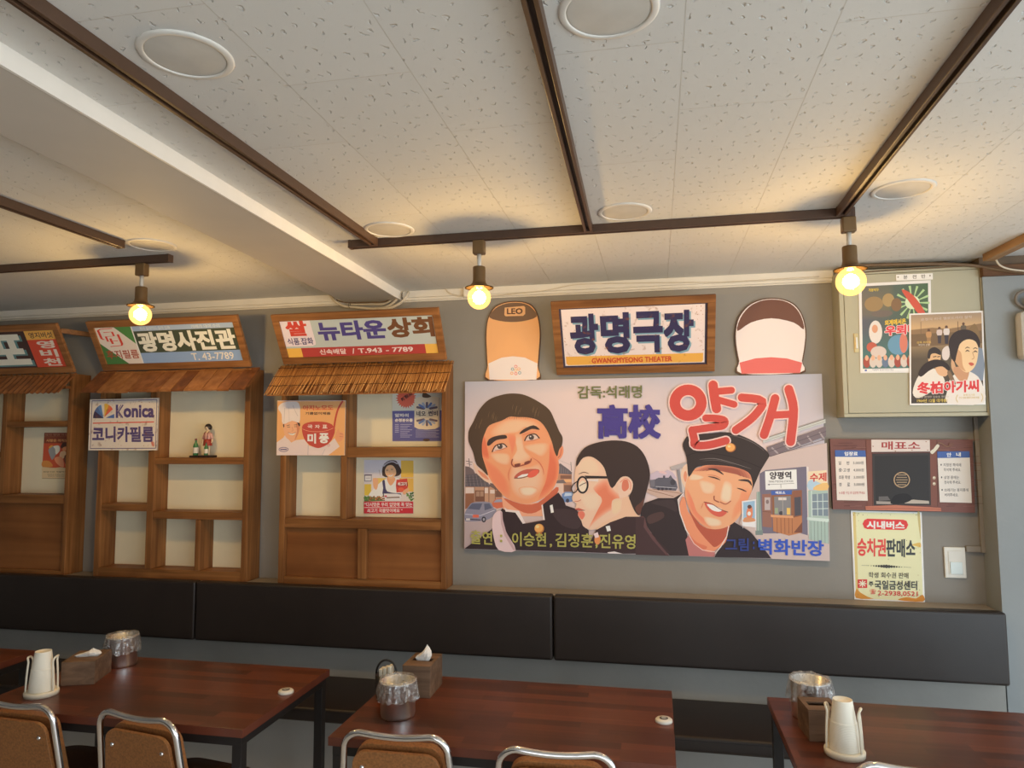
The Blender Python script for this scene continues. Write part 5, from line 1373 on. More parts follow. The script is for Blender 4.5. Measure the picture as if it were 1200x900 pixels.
# ---- city bus ticket sheet
BC = [(997, 598.4), (1080, 600.4), (1084, 707), (1001.2, 702.4)]
t, pj, _ = sheet('ticket_shop_sheet', 'cream sheet with red pill heading and telephone number, taped below the ticket window board', 'poster', BC, -.004, .003, paperwhite)
a = Art(pj, WALLN, (1.5, 1.55, 1.62)).frame(990, 590, 7.2)
a.poly([(52, 62), (646, 76), (676, 842), (82, 808)], (214, 214, 210))
a.poly([(66, 72), (634, 84), (660, 828), (94, 797)], (204, 200, 158))
a.poly([(66, 72), (90, 73), (112, 640), (120, 798), (94, 797)], (196, 174, 112), 0); a.poly([(94, 797), (98, 720), (130, 750), (200, 790), (240, 804)], (190, 128, 52), 3); a.poly([(450, 815), (520, 790), (600, 800), (656, 770), (660, 828)], (190, 122, 46), 3); a.poly([(560, 350), (634, 330), (640, 370), (600, 360)], (200, 164, 84), 3); a.poly([(612, 84), (634, 84), (642, 300), (630, 250)], (176, 160, 104), 3)
R = random.Random(8)
for k in range(50): a.disc(R.choice((R.uniform(70, 120), R.uniform(600, 650), R.uniform(100, 640))), R.choice((R.uniform(80, 100), R.uniform(760, 800), R.uniform(120, 780))), R.uniform(1.5, 4), R.uniform(1.5, 4), R.choice(((150, 110, 50), (120, 100, 70), (96, 80, 60))), 7)
a.poly([(190, 128)] + [(x, y) for x, y in ((494, 137), (520, 148), (534, 180), (520, 212), (494, 224), (190, 216), (164, 206), (150, 172), (164, 140))], (196, 52, 52))
a.text('시내버스', 184, 146, 504, 212, (226, 214, 200), .05, rise=-6)
a.text('승차권', 104, 290, 346, 442, (198, 64, 60), .03, rise=-8); a.text('판매소', 350, 298, 594, 450, (52, 56, 58), .03, rise=-4)
for k in range(15):
    x = 200 + k*21.5; r_ = max(3, 15 - abs(k - 7)*1.9); a.disc(x, 524 + k*.9, r_, r_, (58, 58, 54), 14)
a.line([(140, 521), (200, 524)], 2, (90, 88, 78), cap=False); a.line([(502, 536), (560, 540)], 2, (90, 88, 78), cap=False)
a.text('학생 회수권 판매', 200, 578, 536, 626, (70, 68, 60), .012, rise=-6)
a.rect(108, 640, 188, 712, (190, 56, 52))
for k in range(8): a.line([(148 + 12*math.cos(k*.785), 676 + 11*math.sin(k*.785)), (148 + 30*math.cos(k*.785), 676 + 27*math.sin(k*.785))], 8, (220, 206, 180)); 
a.disc(148, 676, 8, 8, (224, 210, 184)); a.text('주', 202, 658, 240, 700, (60, 60, 58), .03)
a.text('국일금성센터', 250, 646, 610, 724, (56, 58, 58), .025, rise=-6); a.text('☎', 210, 722, 262, 766, (194, 58, 54), .01); a.text('2-2938,0521', 276, 734, 614, 780, (186, 60, 56), .012, rise=-8)
a.build('printed_picture', INK, t)

# ------------------------------------------------------------------ electrical box
oliv = plain('olive_grey_enamel', rgb(176, 171, 148), 0.45, var=0.03, scale=5)
bx0, bx1 = at_y(988.5, 470, -.15).x, at_y(1163, 470, -.15).x
bz0, bz1 = at_y(1080, 488, -.15).z, at_y(1060, 314, -.15).z
t = thing('electrical_box', 'large olive green electrical cabinet on the wall under the ceiling at the right', 'electrical box', ((bx0+bx1)/2, 0, bz0))
MB().cbox(bx0, bx1, -.138, -.001, bz0, bz1, .003).build('cabinet', oliv, t)
f = MB(); f.cbox(bx0, bx1, -.150, -.138, bz0, bz0 + .018, .002); f.cbox(bx0, bx0 + .022, -.150, -.138, bz0 + .0182, bz1 - .022, .002); f.cbox(bx1 - .024, bx1, -.150, -.138, bz0 + .0182, bz1 - .022, .002); f.cbox(bx0, bx1, -.150, -.138, bz1 - .0218, bz1, .002)
f.build('front_frame', oliv, t)
dr = MB().cbox(bx0 + .0245, bx1 - .0265, -.149, -.138, bz0 + .0208, bz1 - .0248, .002).build('door', oliv, t)
lx = at_y(1003.5, 402, -.15); MB().cbox(lx.x - .011, lx.x + .011, -.1545, -.1495, lx.z - .050, lx.z + .050, .002).build('latch', plain('brass_latch', (0.55, 0.44, 0.24), 0.35, metal=1.0), dr)
MB().cbox(lx.x - .005, lx.x + .005, -.160, -.1547, lx.z - .030, lx.z + .030, .002).build('latch_lever', plain('pale_lever', (0.70, 0.66, 0.58), 0.3, metal=1.0), dr)
nc = [(1050, 322.2), (1093, 320.2), (1093.2, 327.5), (1050.3, 329)]
t2, pj, _ = sheet('name_plate', 'small white plate lettered with the distribution board name at the top of the electrical box', 'sign', nc, -.1525, .0025, paperwhite)
a = Art(pj, WALLN, (1.45, 1.5, 1.6)).frame(1000, 315, 5.456)
a.poly([(273, 38), (507, 28), (508, 68), (274, 76)], (206, 200, 190))
for k, c in enumerate('분전반'): a.text(c, 320 + k*57, 42 - k*3, 346 + k*57, 66 - k*3, (92, 86, 76), .02)
a.disc(286, 53, 5, 5, (120, 110, 92), 12); a.disc(490, 44, 5, 5, (120, 110, 92), 12)
a.build('printed_lettering', INK, t2)
# older film sheet, partly covered
pc = [(1006, 332.4), (1090.8, 328.2), (1091.8, 436.5), (1008.2, 437.2)]
t, pj, _ = sheet('film_poster', 'colourful adventure film poster partly covered by another, on the electrical box', 'poster', pc, -.1518, .0015, paperwhite, 'film posters on the electrical box')
a = Art(pj, WALLN, (1.3, 1.35, 1.42)).frame(1000, 315, 5.456)
a.poly([(33, 95), (495, 72), (500, 662), (45, 667)], (212, 206, 200))
a.quadframe((1009.6, 335.6), (1087.5, 331.8), (1088.5, 431), (1011.2, 432.2), 100, 100)
def adv(u, v):
    c = mixc((84, 84, 92), (74, 96, 70), u)
    if v > .5: c = mixc(c, (70, 104, 100), min(1, (v-.5)*3))
    if u < .5 and v < .4: c = mixc(c, (128, 110, 78), .6 - abs(v-.22)*1.6)
    return c
a.grid(0, 0, 100, 100, adv, 10, 12)
for k in range(14):
    an = k*.45; a.poly([(76, 22), (76 + 26*math.cos(an), 22 + 20*math.sin(an)), (76 + 26*math.cos(an + .14), 22 + 20*math.sin(an + .14))], (160, 186, 132))
a.disc(76, 22, 11, 8, (196, 206, 170)); a.poly([(60, 6), (78, 14), (96, 36), (88, 38), (72, 22)], (190, 80, 62), 3)
for x, y, rx, ry, c in ((18, 22, 14, 9, (142, 116, 80)), (40, 18, 9, 8, (156, 130, 88)), (52, 24, 8, 8, (120, 92, 66)), (30, 34, 16, 4, (104, 92, 84)), (20, 56, 10, 14, (206, 196, 188)), (19, 52, 4.5, 5, (198, 140, 108)), (14, 74, 8, 6, (176, 84, 66)), (24, 80, 12, 7, (196, 178, 168)), (54, 72, 16, 12, (96, 136, 160)), (62, 70, 6, 12, (196, 112, 92))): a.disc(x, y, rx, ry, c, 20)
R = random.Random(21)
for k in range(10):
    x = 6 + k*9.4; a.disc(x, 92, 5.5, 7, R.choice(((70, 60, 58), (150, 70, 58), (96, 110, 132), (196, 180, 168))), 14); a.disc(x, 87, 2.8, 3.4, (206, 156, 124), 12)
a.text('외계에서온', 34, 42, 66, 49, (216, 176, 62), .04, rise=1.5); a.text('우뢰매', 34, 49, 84, 61, (204, 62, 64), .05, outline=(222, 200, 196), ow=.05, rise=2)
a.text('개봉박두', 10, 3, 26, 7, (206, 176, 72), .02)
a.frame(1000, 315, 5.456); a.poly([(58, 642), (486, 634), (488, 652), (60, 660)], (214, 210, 206)); a.rect(72, 644, 86, 655, (62, 84, 150)); a.text('서울동아 흥업주식회사 제공', 120, 640, 256, 652, (110, 110, 130), .0)
a.build('printed_picture', INK, t)
# melodrama sheet
pc = [(1065.4, 367.6), (1152.2, 364.2), (1154.8, 474), (1066, 474.8)]
t, pj, _ = sheet('film_poster', 'film poster of a woman in white with red title, overlapping another poster', 'poster', pc, -.1570, .003, paperwhite, 'film posters on the electrical box')
a = Art(pj, WALLN, (1.3, 1.35, 1.42)).frame(1000, 315, 5.456)
a.poly([(357, 287), (830, 268), (845, 868), (360, 872)], (218, 212, 206))
a.quadframe((1067.4, 369.2), (1150.2, 366.2), (1152.6, 472), (1067.8, 472.8), 100, 100)
a.grid(0, 0, 100, 100, lambda u, v: mixc(mixc((150, 126, 104), (206, 164, 112), min(1, v*5)), (84, 72, 58), min(1, max(0, (v-.16)*3))) if v < .6 else mixc((84, 72, 58), (58, 50, 46), (v-.6)*2.5), 6, 14)
a.poly([(0, 17), (30, 15), (52, 17), (100, 12), (100, 24), (0, 24)], (134, 104, 74)); a.poly([(0, 22), (100, 20), (100, 34), (0, 36)], (110, 86, 62))
a.poly([(72, 40), (100, 40), (100, 75), (84, 70)], (120, 128, 140), 2)
for x, y, s, c, d in ((40, 16, 1, (196, 176, 166), (66, 58, 62)), (50, 15, 1.1, (204, 190, 182), (60, 54, 60)), (25, 18, 1, (176, 130, 86), (150, 112, 76)), (74, 12, 1, (92, 80, 66), (196, 186, 166))):
    a.disc(x, y, 2*s, 1.8*s, (92, 66, 54), 12); a.poly([(x-3.6*s, y+2), (x+3.6*s, y+2), (x+3*s, y+8*s), (x-3*s, y+8*s)], c, 2); a.poly([(x-2.8*s, y+8*s), (x+2.8*s, y+8*s), (x+2*s, y+17*s), (x-2*s, y+17*s)], d)
a.line([(14, 8), (14, 22)], .7, (110, 86, 66), cap=False); a.line([(66, 9), (67, 26)], .8, (80, 62, 50), cap=False); a.poly([(80, 22), (90, 12), (97, 26), (92, 34)], (122, 96, 64), 3)
# large woman
a.poly([(55, 72), (70, 64), (84, 66), (97, 76), (100, 100), (50, 100), (52, 82)], (216, 204, 192), 3)
a.poly([(58, 50), (66, 68), (74, 72), (76, 78), (64, 72), (56, 60)], (196, 150, 112), 3); a.poly([(60, 60), (80, 62), (78, 74), (72, 78), (62, 70)], (188, 136, 100), 3)
a.poly([(62, 36), (74, 26), (88, 27), (94, 38), (93, 50), (90, 58), (84, 64), (76, 66), (67, 60), (60, 50)], (222, 184, 138), 4); a.poly([(62, 40), (70, 44), (72, 58), (76, 65), (67, 60), (60, 50)], (196, 146, 104), 4)
a.poly([(53, 38), (54, 29), (60, 22), (70, 18.5), (82, 19), (92, 24), (97, 33), (95, 39), (91, 32.5), (84, 29.5), (76, 30), (69, 34), (66, 40), (63.5, 47), (61, 54), (56, 49)], (52, 42, 40), 4)
for x, y in ((79, 43), (90, 44)): a.line([(x-3, y), (x, y-1.4), (x+3, y)], 1.4, (66, 46, 42), 3, taper=True); a.line([(x-3.4, y-3.4), (x, y-5), (x+3.4, y-3.6)], 1.1, (76, 52, 44), 3, taper=True)
a.line([(86, 44), (88, 50), (85, 51.5)], .8, (176, 122, 88), 3); a.poly([(80, 56), (84, 55), (88, 57), (84, 59)], (186, 84, 66), 3)
# man and weeping woman
a.poly([(26, 44), (40, 43), (41, 52), (38, 58), (28, 58), (24, 52)], (206, 164, 120), 3); a.poly([(23, 48), (25, 40), (33, 37), (41, 41), (41, 46), (34, 44), (28, 45), (26, 50)], (52, 44, 42), 3); a.line([(31, 48), (35, 47.4)], 1, (60, 46, 42)); a.line([(37, 48), (40, 47.6)], 1, (60, 46, 42)); a.line([(33, 54), (38, 53.6)], .8, (150, 90, 74))
a.poly([(14, 62), (24, 56), (40, 58), (44, 70), (30, 76), (12, 72)], (146, 110, 80), 3)
a.poly([(2, 88), (8, 72), (20, 62), (36, 62), (44, 70), (46, 78), (30, 86), (10, 94)], (214, 202, 188), 3); a.poly([(34, 60), (46, 58), (52, 64), (48, 70), (38, 68)], (208, 160, 120), 3); a.poly([(10, 66), (18, 56), (32, 51), (46, 53), (54, 60), (52, 64), (44, 59), (34, 60), (24, 64), (14, 70)], (48, 38, 36), 3)
a.poly([(44, 40), (52, 36), (54, 46), (50, 52), (44, 50)], (206, 190, 180), 3); a.poly([(50, 66), (54, 64), (62, 78), (58, 80)], (120, 94, 70), 2)
a.text('冬柏아가씨', 8, 76, 94, 90, (200, 56, 56), .04, outline=(226, 206, 198), ow=.045, rise=2)
a.text('1964년 12월 대개봉!', 8, 95, 50, 99, (206, 176, 88), .02); a.text('신성일 엄앵란 김승호 황정순', 6, 91.5, 52, 94, (190, 176, 160), .0); a.text('한국 영화 멜로드라마 작품', 66, 93, 94, 95.4, (196, 168, 96), .0); a.text('흥행 신기록', 72, 90, 88, 92.4, (196, 168, 96), .0)
a.line([(64, 91), (62, 95), (64, 99)], .8, (196, 168, 96), 3); a.line([(97, 90), (99, 94), (97, 98.4)], .8, (196, 168, 96), 3)
a.text('감독 최무룡', 8, 30, 28, 32.6, (196, 160, 88), .02); a.text('여인의 순정', 10, 33, 26, 35.4, (206, 196, 180), .0); a.text('순정의 비극 멜로드라마 걸작', 14, 4, 86, 7, (196, 180, 168), .0, rise=1)
a.build('printed_picture', INK, t)

# ------------------------------------------------------------------ sheets and signs on the shop fronts
# film sign
fc = [(105.6, 468.2), (185.8, 466.3), (183.8, 527.7), (103.5, 527.7)]
t, pj, _ = sheet('film_sign', 'white tin sign with colour fan emblem and blue lettering on the plank-roofed shop front', 'sign', fc, YF - .012, .010, plain('tin_edge', rgb(180, 168, 160), 0.5))
a = Art(pj, WALLN, (1.6, 1.68, 1.75)).frame(95, 455, 10.59)
a.poly([(112, 140), (962, 120), (940, 770), (90, 770)], (208, 186, 170))
a.line([(138, 156), (942, 142), (926, 744), (116, 748)], 11, (74, 58, 96), closed=True, cap=False)
cx_, cy_ = 280, 372
for a0, a1, c in ((180, 212, (56, 44, 66)), (212, 236, (70, 96, 140)), (236, 256, (86, 116, 158)), (256, 259, (170, 180, 190))):
    a.poly([(cx_, cy_)] + [(cx_ + 130*math.cos(math.radians(q)), cy_ + 172*math.sin(math.radians(q))) for q in [a0 + (a1-a0)*i/6 for i in range(7)]], c)
a.poly([(290, 358), (290, 194), (314, 190), (346, 206)], (226, 156, 62)); a.poly([(290, 358), (346, 206), (372, 226)], (216, 108, 56)); a.poly([(290, 358), (372, 226), (396, 260)], (206, 82, 60)); a.poly([(306, 368), (412, 318), (414, 370)], (70, 96, 150))
a.poly([(432, 204), (460, 203), (460, 368), (432, 368)], (74, 60, 104)); a.line([(522, 206), (468, 290), (518, 366)], 16, (74, 60, 104), cap=False); a.line([(496, 206), (452, 286), (500, 366)], 8, (74, 60, 104), cap=False)
a.text('onica', 528, 206, 910, 364, (74, 60, 104), .035)
a.line([(148, 434), (906, 418)], 14, (198, 76, 56), cap=False)
a.text('코니카필름', 140, 474, 906, 668, (74, 58, 100), .035)
R = random.Random(6)
for k in range(24): a.disc(R.uniform(110, 930), R.choice((R.uniform(150, 180), R.uniform(700, 760), R.uniform(180, 700))), R.uniform(2, 7), R.uniform(2, 7), (168, 118, 92), 8)
a.poly([(870, 670), (900, 664), (910, 710), (890, 720)], (190, 110, 90), 3)
a.build('printed_lettering', INKW, t)
# cook sheet
cc = [(325.2, 469.5), (404.9, 469.3), (403.8, 533.7), (324, 533.5)]
t, pj, _ = sheet('advert_sheet', 'orange advert with a cook in white toque and red ladle below the reed awning', 'poster', cc, YF - .006, .004, paperwhite, 'advert sheets on the reed-roofed shop front')
a = Art(pj, WALLN, (1.5, 1.55, 1.6)).frame(315, 460, 10.59)
a.poly([(108, 100), (952, 98), (940, 780), (95, 778)], (214, 152, 98)); a.line([(110, 104), (950, 102)], 9, (206, 180, 170), cap=False)
a.poly([(98, 620), (180, 560), (200, 530), (280, 620), (340, 590), (440, 580), (500, 660), (620, 690), (740, 640), (815, 566), (880, 670), (740, 778), (96, 778)], (206, 186, 182)); a.line([(490, 650), (486, 776)], 5, (150, 140, 150), cap=False); a.line([(700, 700), (660, 776)], 4, (160, 150, 158), cap=False)
a.poly([(828, 566), (836, 500), (866, 450), (880, 490), (924, 500), (930, 560), (900, 600), (858, 610)], (206, 138, 100), 3); a.line([(880, 510), (920, 520)], 4, (160, 92, 68)); a.line([(880, 545), (922, 550)], 4, (160, 92, 68))
a.poly([(178, 392), (290, 350), (386, 376), (392, 410), (376, 480), (350, 560), (310, 606), (270, 600), (210, 550), (186, 470)], (214, 154, 118), 3); a.poly([(340, 380), (386, 390), (376, 480), (345, 560), (320, 590), (350, 480)], (190, 120, 88), 3); a.poly([(176, 400), (192, 384), (194, 420), (184, 440)], (62, 46, 44)); a.poly([(350, 370), (388, 380), (390, 412), (376, 420)], (62, 46, 44))
a.line([(224, 412), (260, 402)], 6, (70, 50, 46), 0); a.line([(316, 402), (352, 400)], 6, (70, 50, 46)); a.line([(232, 430), (262, 428)], 5, (66, 46, 44)); a.line([(318, 424), (350, 424)], 5, (66, 46, 44)); a.poly([(244, 498), (290, 508), (334, 496), (310, 526), (268, 524)], (222, 206, 198), 3); a.line([(242, 496), (290, 512), (336, 494)], 5, (146, 72, 60), 3); a.line([(290, 430), (302, 470), (284, 478)], 4, (176, 108, 80), 3)
a.poly([(116, 200), (150, 140), (220, 116), (300, 112), (360, 120), (386, 170), (390, 240), (380, 370), (290, 350), (176, 390), (160, 270)], (210, 194, 188), 3); a.line([(200, 190), (190, 370)], 5, (176, 160, 158), 0); a.line([(300, 160), (330, 230), (360, 290)], 5, (170, 156, 156), 3); a.line([(250, 180), (256, 350)], 4, (182, 168, 164))
a.poly([(414, 430), (440, 390), (520, 364), (620, 360), (720, 370), (790, 400), (806, 440), (820, 440), (818, 500), (780, 590), (720, 650), (640, 686), (580, 684), (500, 645), (440, 570), (416, 490)], (172, 66, 58), 2); a.line([(420, 452), (500, 480), (610, 486), (720, 474), (802, 440)], 5, (214, 152, 120), 3)
a.line([(812, 430), (830, 320), (856, 220), (890, 150), (916, 112)], 22, (176, 66, 56), 3)
a.text('아지노모도', 424, 158, 802, 222, (196, 74, 56), .02, rise=2); a.text('기름없이제품', 456, 242, 768, 276, (66, 48, 46), .02)
for k, c in enumerate('국자표'): a.text(c, 482 + k*92, 400, 544 + k*92, 446, (224, 192, 184), .03)
a.text('미', 482, 508, 588, 634, (228, 204, 200), .055); a.text('풍', 624, 504, 748, 630, (228, 204, 200), .055); a.line([(746 + 14*math.cos(i*.7), 654 + 14*math.sin(i*.7)) for i in range(9)], 3, (172, 66, 58), closed=True, cap=False)
a.line([(186 + 58*math.cos(i*.42), 706 + 26*math.sin(i*.42)) for i in range(15)], 6, (72, 60, 110), closed=True, cap=False); a.line([(150, 706), (222, 706)], 12, (72, 60, 110))
a.build('printed_picture', INK, t)
# tin advert
YP = -.0155
tc_ = [(459.6, 452), (519, 450), (518.4, 517.6), (459.2, 517.8)]
t, pj, _ = sheet('advert_sheet', 'blue and white tin advert with red starburst in the window under the reed awning', 'poster', tc_, YP, .0012, paperwhite, 'advert sheets on the reed-roofed shop front')
a = Art(pj, WALLN, (1.5, 1.55, 1.6)).frame(450, 440, 10)
a.poly([(96, 122), (690, 102), (684, 776), (92, 778)], (196, 186, 160)); a.poly([(98, 416), (680, 408), (678, 768), (100, 770)], (86, 84, 134)); a.poly([(98, 126), (684, 106), (680, 408), (98, 416)], (196, 192, 178))
n_ = 24; a.poly([((260 + (124 if i % 2 == 0 else 96)*math.cos(i*math.pi/n_)), 266 + (124 if i % 2 == 0 else 96)*math.sin(i*math.pi/n_)) for i in range(2*n_)], (200, 92, 72))
q = a.T; a.T = (lambda x, y: q(260 + (x-260)*.80 + (y-250)*.50, 250 + (y-250)*.80 - (x-260)*.56)); a.text('新製品', 190, 226, 340, 274, (84, 48, 44), .03); a.T = q
a.poly([(356, 270), (420, 250), (600, 246), (656, 262), (652, 600), (600, 626), (500, 634), (400, 626), (356, 604)], (208, 190, 164)); a.poly([(640, 258), (656, 262), (652, 600), (630, 612)], (186, 168, 146))
for k in range(7):
    an = math.radians(198 + k*24)
    c = ((92, 78, 92), (88, 110, 160), (150, 156, 172))[k % 3]
    a.line([(504 + 40*math.cos(an), 396 + 26*math.sin(an)), (504 + 118*math.cos(an), 396 + 74*math.sin(an))], 26, c); a.line([(504 + 40*math.cos(an), 508 - 26*math.sin(an)), (504 + 118*math.cos(an), 508 - 74*math.sin(an))], 26, c)
a.poly([(366, 410), (640, 402), (636, 490), (366, 500)], (210, 192, 166)); a.text('네오', 380, 416, 490, 478, (62, 50, 60), .03); a.text('썬비', 516, 412, 632, 474, (62, 50, 60), .03)
a.poly([(450, 250), (460, 200), (490, 190), (500, 210), (550, 240), (546, 252), (500, 262)], (84, 64, 50), 3)
a.text('알파의', 128, 446, 290, 488, (206, 196, 190), .04)
a.text('순정분유를', 130, 504, 338, 544, (206, 196, 190), .04)
for k in range(8):
    a.line([(130, 574 + k*18), (176, 574 + k*18)], 6, (170, 166, 186), cap=False) if k < 6 else None; a.line([(192, 574 + k*21), (300 - (k % 3)*26 + 30, 574 + k*21)], 5, (176, 172, 190), cap=False)
for k in range(5): a.line([(372, 640 + k*20), (648 - (k % 2)*36, 644 + k*19)], 4, (176, 172, 190), cap=False)
a.disc(498, 756, 42, 16, (78, 58, 46), 16)
a.build('printed_picture', INK, t)
# stock cube lady
wc = [(426.4, 539), (485.2, 539), (484.4, 601.8), (426.6, 601.8)]
t, pj, _ = sheet('advert_sheet', 'advert of a smiling woman holding a red packet above a red caption', 'poster', wc, YP, .0012, paperwhite, 'advert sheets on the reed-roofed shop front')
a = Art(pj, WALLN, (1.5, 1.55, 1.6)).frame(415, 530, 11.25)
a.poly([(128, 100), (790, 100), (780, 808), (130, 808)], (206, 198, 186)); a.grid(134, 104, 784, 640, lambda u, v: mixc((188, 184, 192), (206, 192, 186), v), 3, 5)
a.rect(618, 108, 784, 330, (220, 166, 70)); a.rect(600, 340, 784, 520, (216, 164, 78)); a.rect(250, 340, 420, 430, (222, 178, 92)); a.rect(136, 420, 226, 570, (222, 176, 66)); a.line([(618, 332), (784, 332)], 4, (190, 140, 66), cap=False)
a.rect(136, 300, 230, 384, (70, 64, 80)); a.rect(144, 308, 224, 376, (206, 200, 196)); a.rect(136, 292, 236, 304, (96, 84, 100)); a.line([(160, 340), (210, 340)], 6, (150, 140, 144)); a.line([(330, 232), (344, 300)], 5, (150, 134, 120), 0)
a.poly([(130, 800), (136, 570), (170, 590), (190, 570), (330, 600), (400, 640), (136, 650)], (80, 110, 62), 0)
a.poly([(190, 570), (240, 500), (320, 420), (400, 360), (480, 350), (580, 340), (640, 420), (620, 520), (560, 560), (390, 590), (260, 590)], (214, 208, 206), 3); a.poly([(372, 380), (402, 366), (412, 440), (436, 516), (560, 540), (620, 545), (600, 600), (388, 590), (384, 470)], (62, 58, 92), 2)
a.poly([(440, 330), (530, 330), (540, 370), (484, 440), (440, 380)], (210, 152, 112), 3)
a.poly([(372, 300), (372, 220), (400, 150), (470, 108), (550, 112), (590, 170), (624, 240), (610, 290), (560, 316), (430, 330), (388, 314)], (62, 48, 44), 3); a.poly([(408, 230), (440, 180), (500, 170), (546, 220), (554, 280), (520, 330), (480, 350), (440, 320), (412, 280)], (220, 164, 124), 3)
a.line([(392, 180), (440, 140), (510, 122), (570, 150)], 16, (176, 172, 182), 3); a.line([(400, 172), (446, 136), (512, 118), (566, 142)], 4, (80, 74, 88), 3)
a.line([(428, 244), (448, 238)], 5, (64, 44, 42)); a.line([(488, 232), (512, 228)], 5, (64, 44, 42)); a.line([(424, 232), (448, 224)], 4, (84, 60, 52)); a.line([(486, 218), (514, 214)], 4, (84, 60, 52)); a.poly([(446, 296), (484, 298), (520, 282), (500, 314), (466, 318)], (226, 206, 200), 3); a.line([(444, 294), (484, 304), (522, 280)], 4, (186, 84, 70), 3); a.line([(468, 244), (470, 276), (482, 278)], 3, (186, 124, 92), 3)
a.poly([(250, 350), (300, 340), (320, 390), (300, 490), (262, 470), (250, 400)], (214, 156, 118), 3); a.poly([(560, 362), (700, 346), (712, 440), (690, 520), (560, 530), (552, 440)], (190, 66, 58)); a.poly([(562, 410), (706, 396), (706, 440), (560, 450)], (150, 46, 50)); a.text('쇠고기', 574, 392, 694, 442, (224, 206, 200), .04); a.poly([(640, 520), (690, 480), (720, 470), (716, 520), (660, 560)], (214, 156, 118), 3); a.disc(620, 490, 40, 24, (206, 92, 66), 18)
R = random.Random(12)
for k in range(46): a.disc(R.uniform(186, 400), R.uniform(580, 636), R.uniform(8, 15), R.uniform(6, 10), R.choice(((120, 78, 52), (150, 100, 64), (96, 60, 44), (176, 120, 80))), 9)
for k in range(30): a.disc(R.uniform(690, 784), R.uniform(530, 640), R.uniform(8, 16), R.uniform(7, 12), R.choice(((84, 120, 62), (104, 140, 76), (64, 96, 52))), 8)
for k in range(10): a.disc(R.uniform(136, 190), R.uniform(580, 640), 11, 9, R.choice(((84, 120, 62), (104, 140, 76))), 8)
a.poly([(394, 544), (560, 546), (626, 560), (610, 640), (410, 636)], (206, 200, 200)); a.poly([(430, 590), (600, 584), (606, 600), (432, 606)], (120, 96, 84)); a.disc(420, 580, 16, 14, (190, 80, 90), 12)
a.rect(132, 648, 782, 806, (182, 46, 56)); a.line([(134, 728), (780, 728)], 7, (222, 200, 196), cap=False)
a.text('“다시맛은 우리 입맛에 꼭 맞는', 138, 660, 770, 716, (230, 212, 206), .02); a.text('쇠고기 국물맛이예요 ”', 176, 742, 640, 794, (230, 212, 206), .02)
a.build('printed_picture', INK, t)
# small film poster on the first shop front
sc_ = [(52, 507.2), (85, 507.2), (83, 561.6), (49.4, 561.2)]
t, pj, _ = sheet('film_poster', 'small red film poster in the window of the leftmost shop front', 'poster', sc_, YP, .0012, paperwhite)
a = Art(pj, WALLN, (1.6, 1.65, 1.7)).frame(40, 500, 12.86)
a.poly([(155, 92), (580, 92), (550, 790), (120, 786)], (186, 160, 116)); a.poly([(155, 92), (580, 92), (576, 250), (146, 250)], (118, 58, 42)); a.line([(152, 152), (578, 152)], 5, (150, 96, 60), cap=False)
a.text('밤의 향연 극장', 170, 108, 510, 136, (176, 130, 100), .0); a.text('사랑은 아직도', 184, 188, 512, 230, (206, 150, 92), .02)
a.poly([(146, 250), (576, 250), (560, 640), (124, 606)], (176, 72, 48)); a.poly([(220, 320), (260, 280), (300, 300), (280, 340)], (220, 150, 62), 3); a.poly([(130, 520), (230, 520), (280, 600), (126, 602)], (190, 124, 60), 3)
a.poly([(216, 350), (262, 310), (300, 290), (376, 286), (390, 360), (330, 420), (300, 470), (270, 500), (240, 440)], (132, 134, 136), 3); a.poly([(290, 296), (376, 288), (388, 360), (330, 420), (318, 340)], (206, 200, 188), 3)
a.poly([(400, 300), (440, 240), (500, 250), (505, 320), (460, 350), (420, 330)], (70, 46, 40), 3); a.poly([(430, 320), (490, 300), (490, 350), (440, 372)], (196, 128, 86), 3); a.poly([(380, 460), (400, 380), (470, 370), (500, 420), (440, 480), (380, 520)], (206, 164, 124), 3); a.poly([(310, 470), (420, 460), (450, 600), (400, 600), (330, 540)], (206, 132, 96), 3); a.poly([(460, 440), (560, 400), (560, 560), (470, 560)], (84, 50, 40), 3)
a.poly([(120, 610), (250, 630), (400, 610), (560, 640), (552, 786), (120, 784)], (196, 172, 132)); a.text('한양극장 개봉박두', 140, 670, 500, 692, (96, 78, 62), .01)
for k in range(2): a.text('총천연색 시네마스코프', 200 + k*10, 710 + k*26, 460, 730 + k*26, (110, 92, 76), .0)
a.line([(124, 778), (500, 780)], 4, (96, 78, 62), cap=False)
a.build('printed_picture', INK, t)

# ------------------------------------------------------------------ plain cut-out boards standing on the mural
def cutout(label, outline, y, base_col, areas, name, gain=(1.45, 1.5, 1.58), extra=None):
    ps = [at_y(px, py, y) for px, py in smooth_path(outline, 4, True)]
    ps = ps if (ps[1].x - ps[0].x) else ps
    zb_ = min(p.z for p in ps); cx = sum(p.x for p in ps)/len(ps)
    t = thing(name, label, 'cut-out board', (cx, y + .012, zb_), 'cut-out boards on top of the mural')
    MB().slab(ps, .012, (0, -1, 0)).build('board', plain('cutout_edge_brown', rgb(96, 66, 48), 0.6), t)
    a = Art(lambda px, py: at_y(px, py, y), WALLN, gain)
    sm = smooth_path(outline, 4, True)
    cx_, cy_ = sum(p[0] for p in sm)/len(sm), sum(p[1] for p in sm)/len(sm)
    a.poly([(cx_ + (x-cx_)*.965, cy_ + (yy-cy_)*.965) for x, yy in sm], base_col)
    for pts, c, s in areas: a.poly(pts, c, s)
    if extra: extra(a)
    a.build('printed_colour', INK, t)
    return t
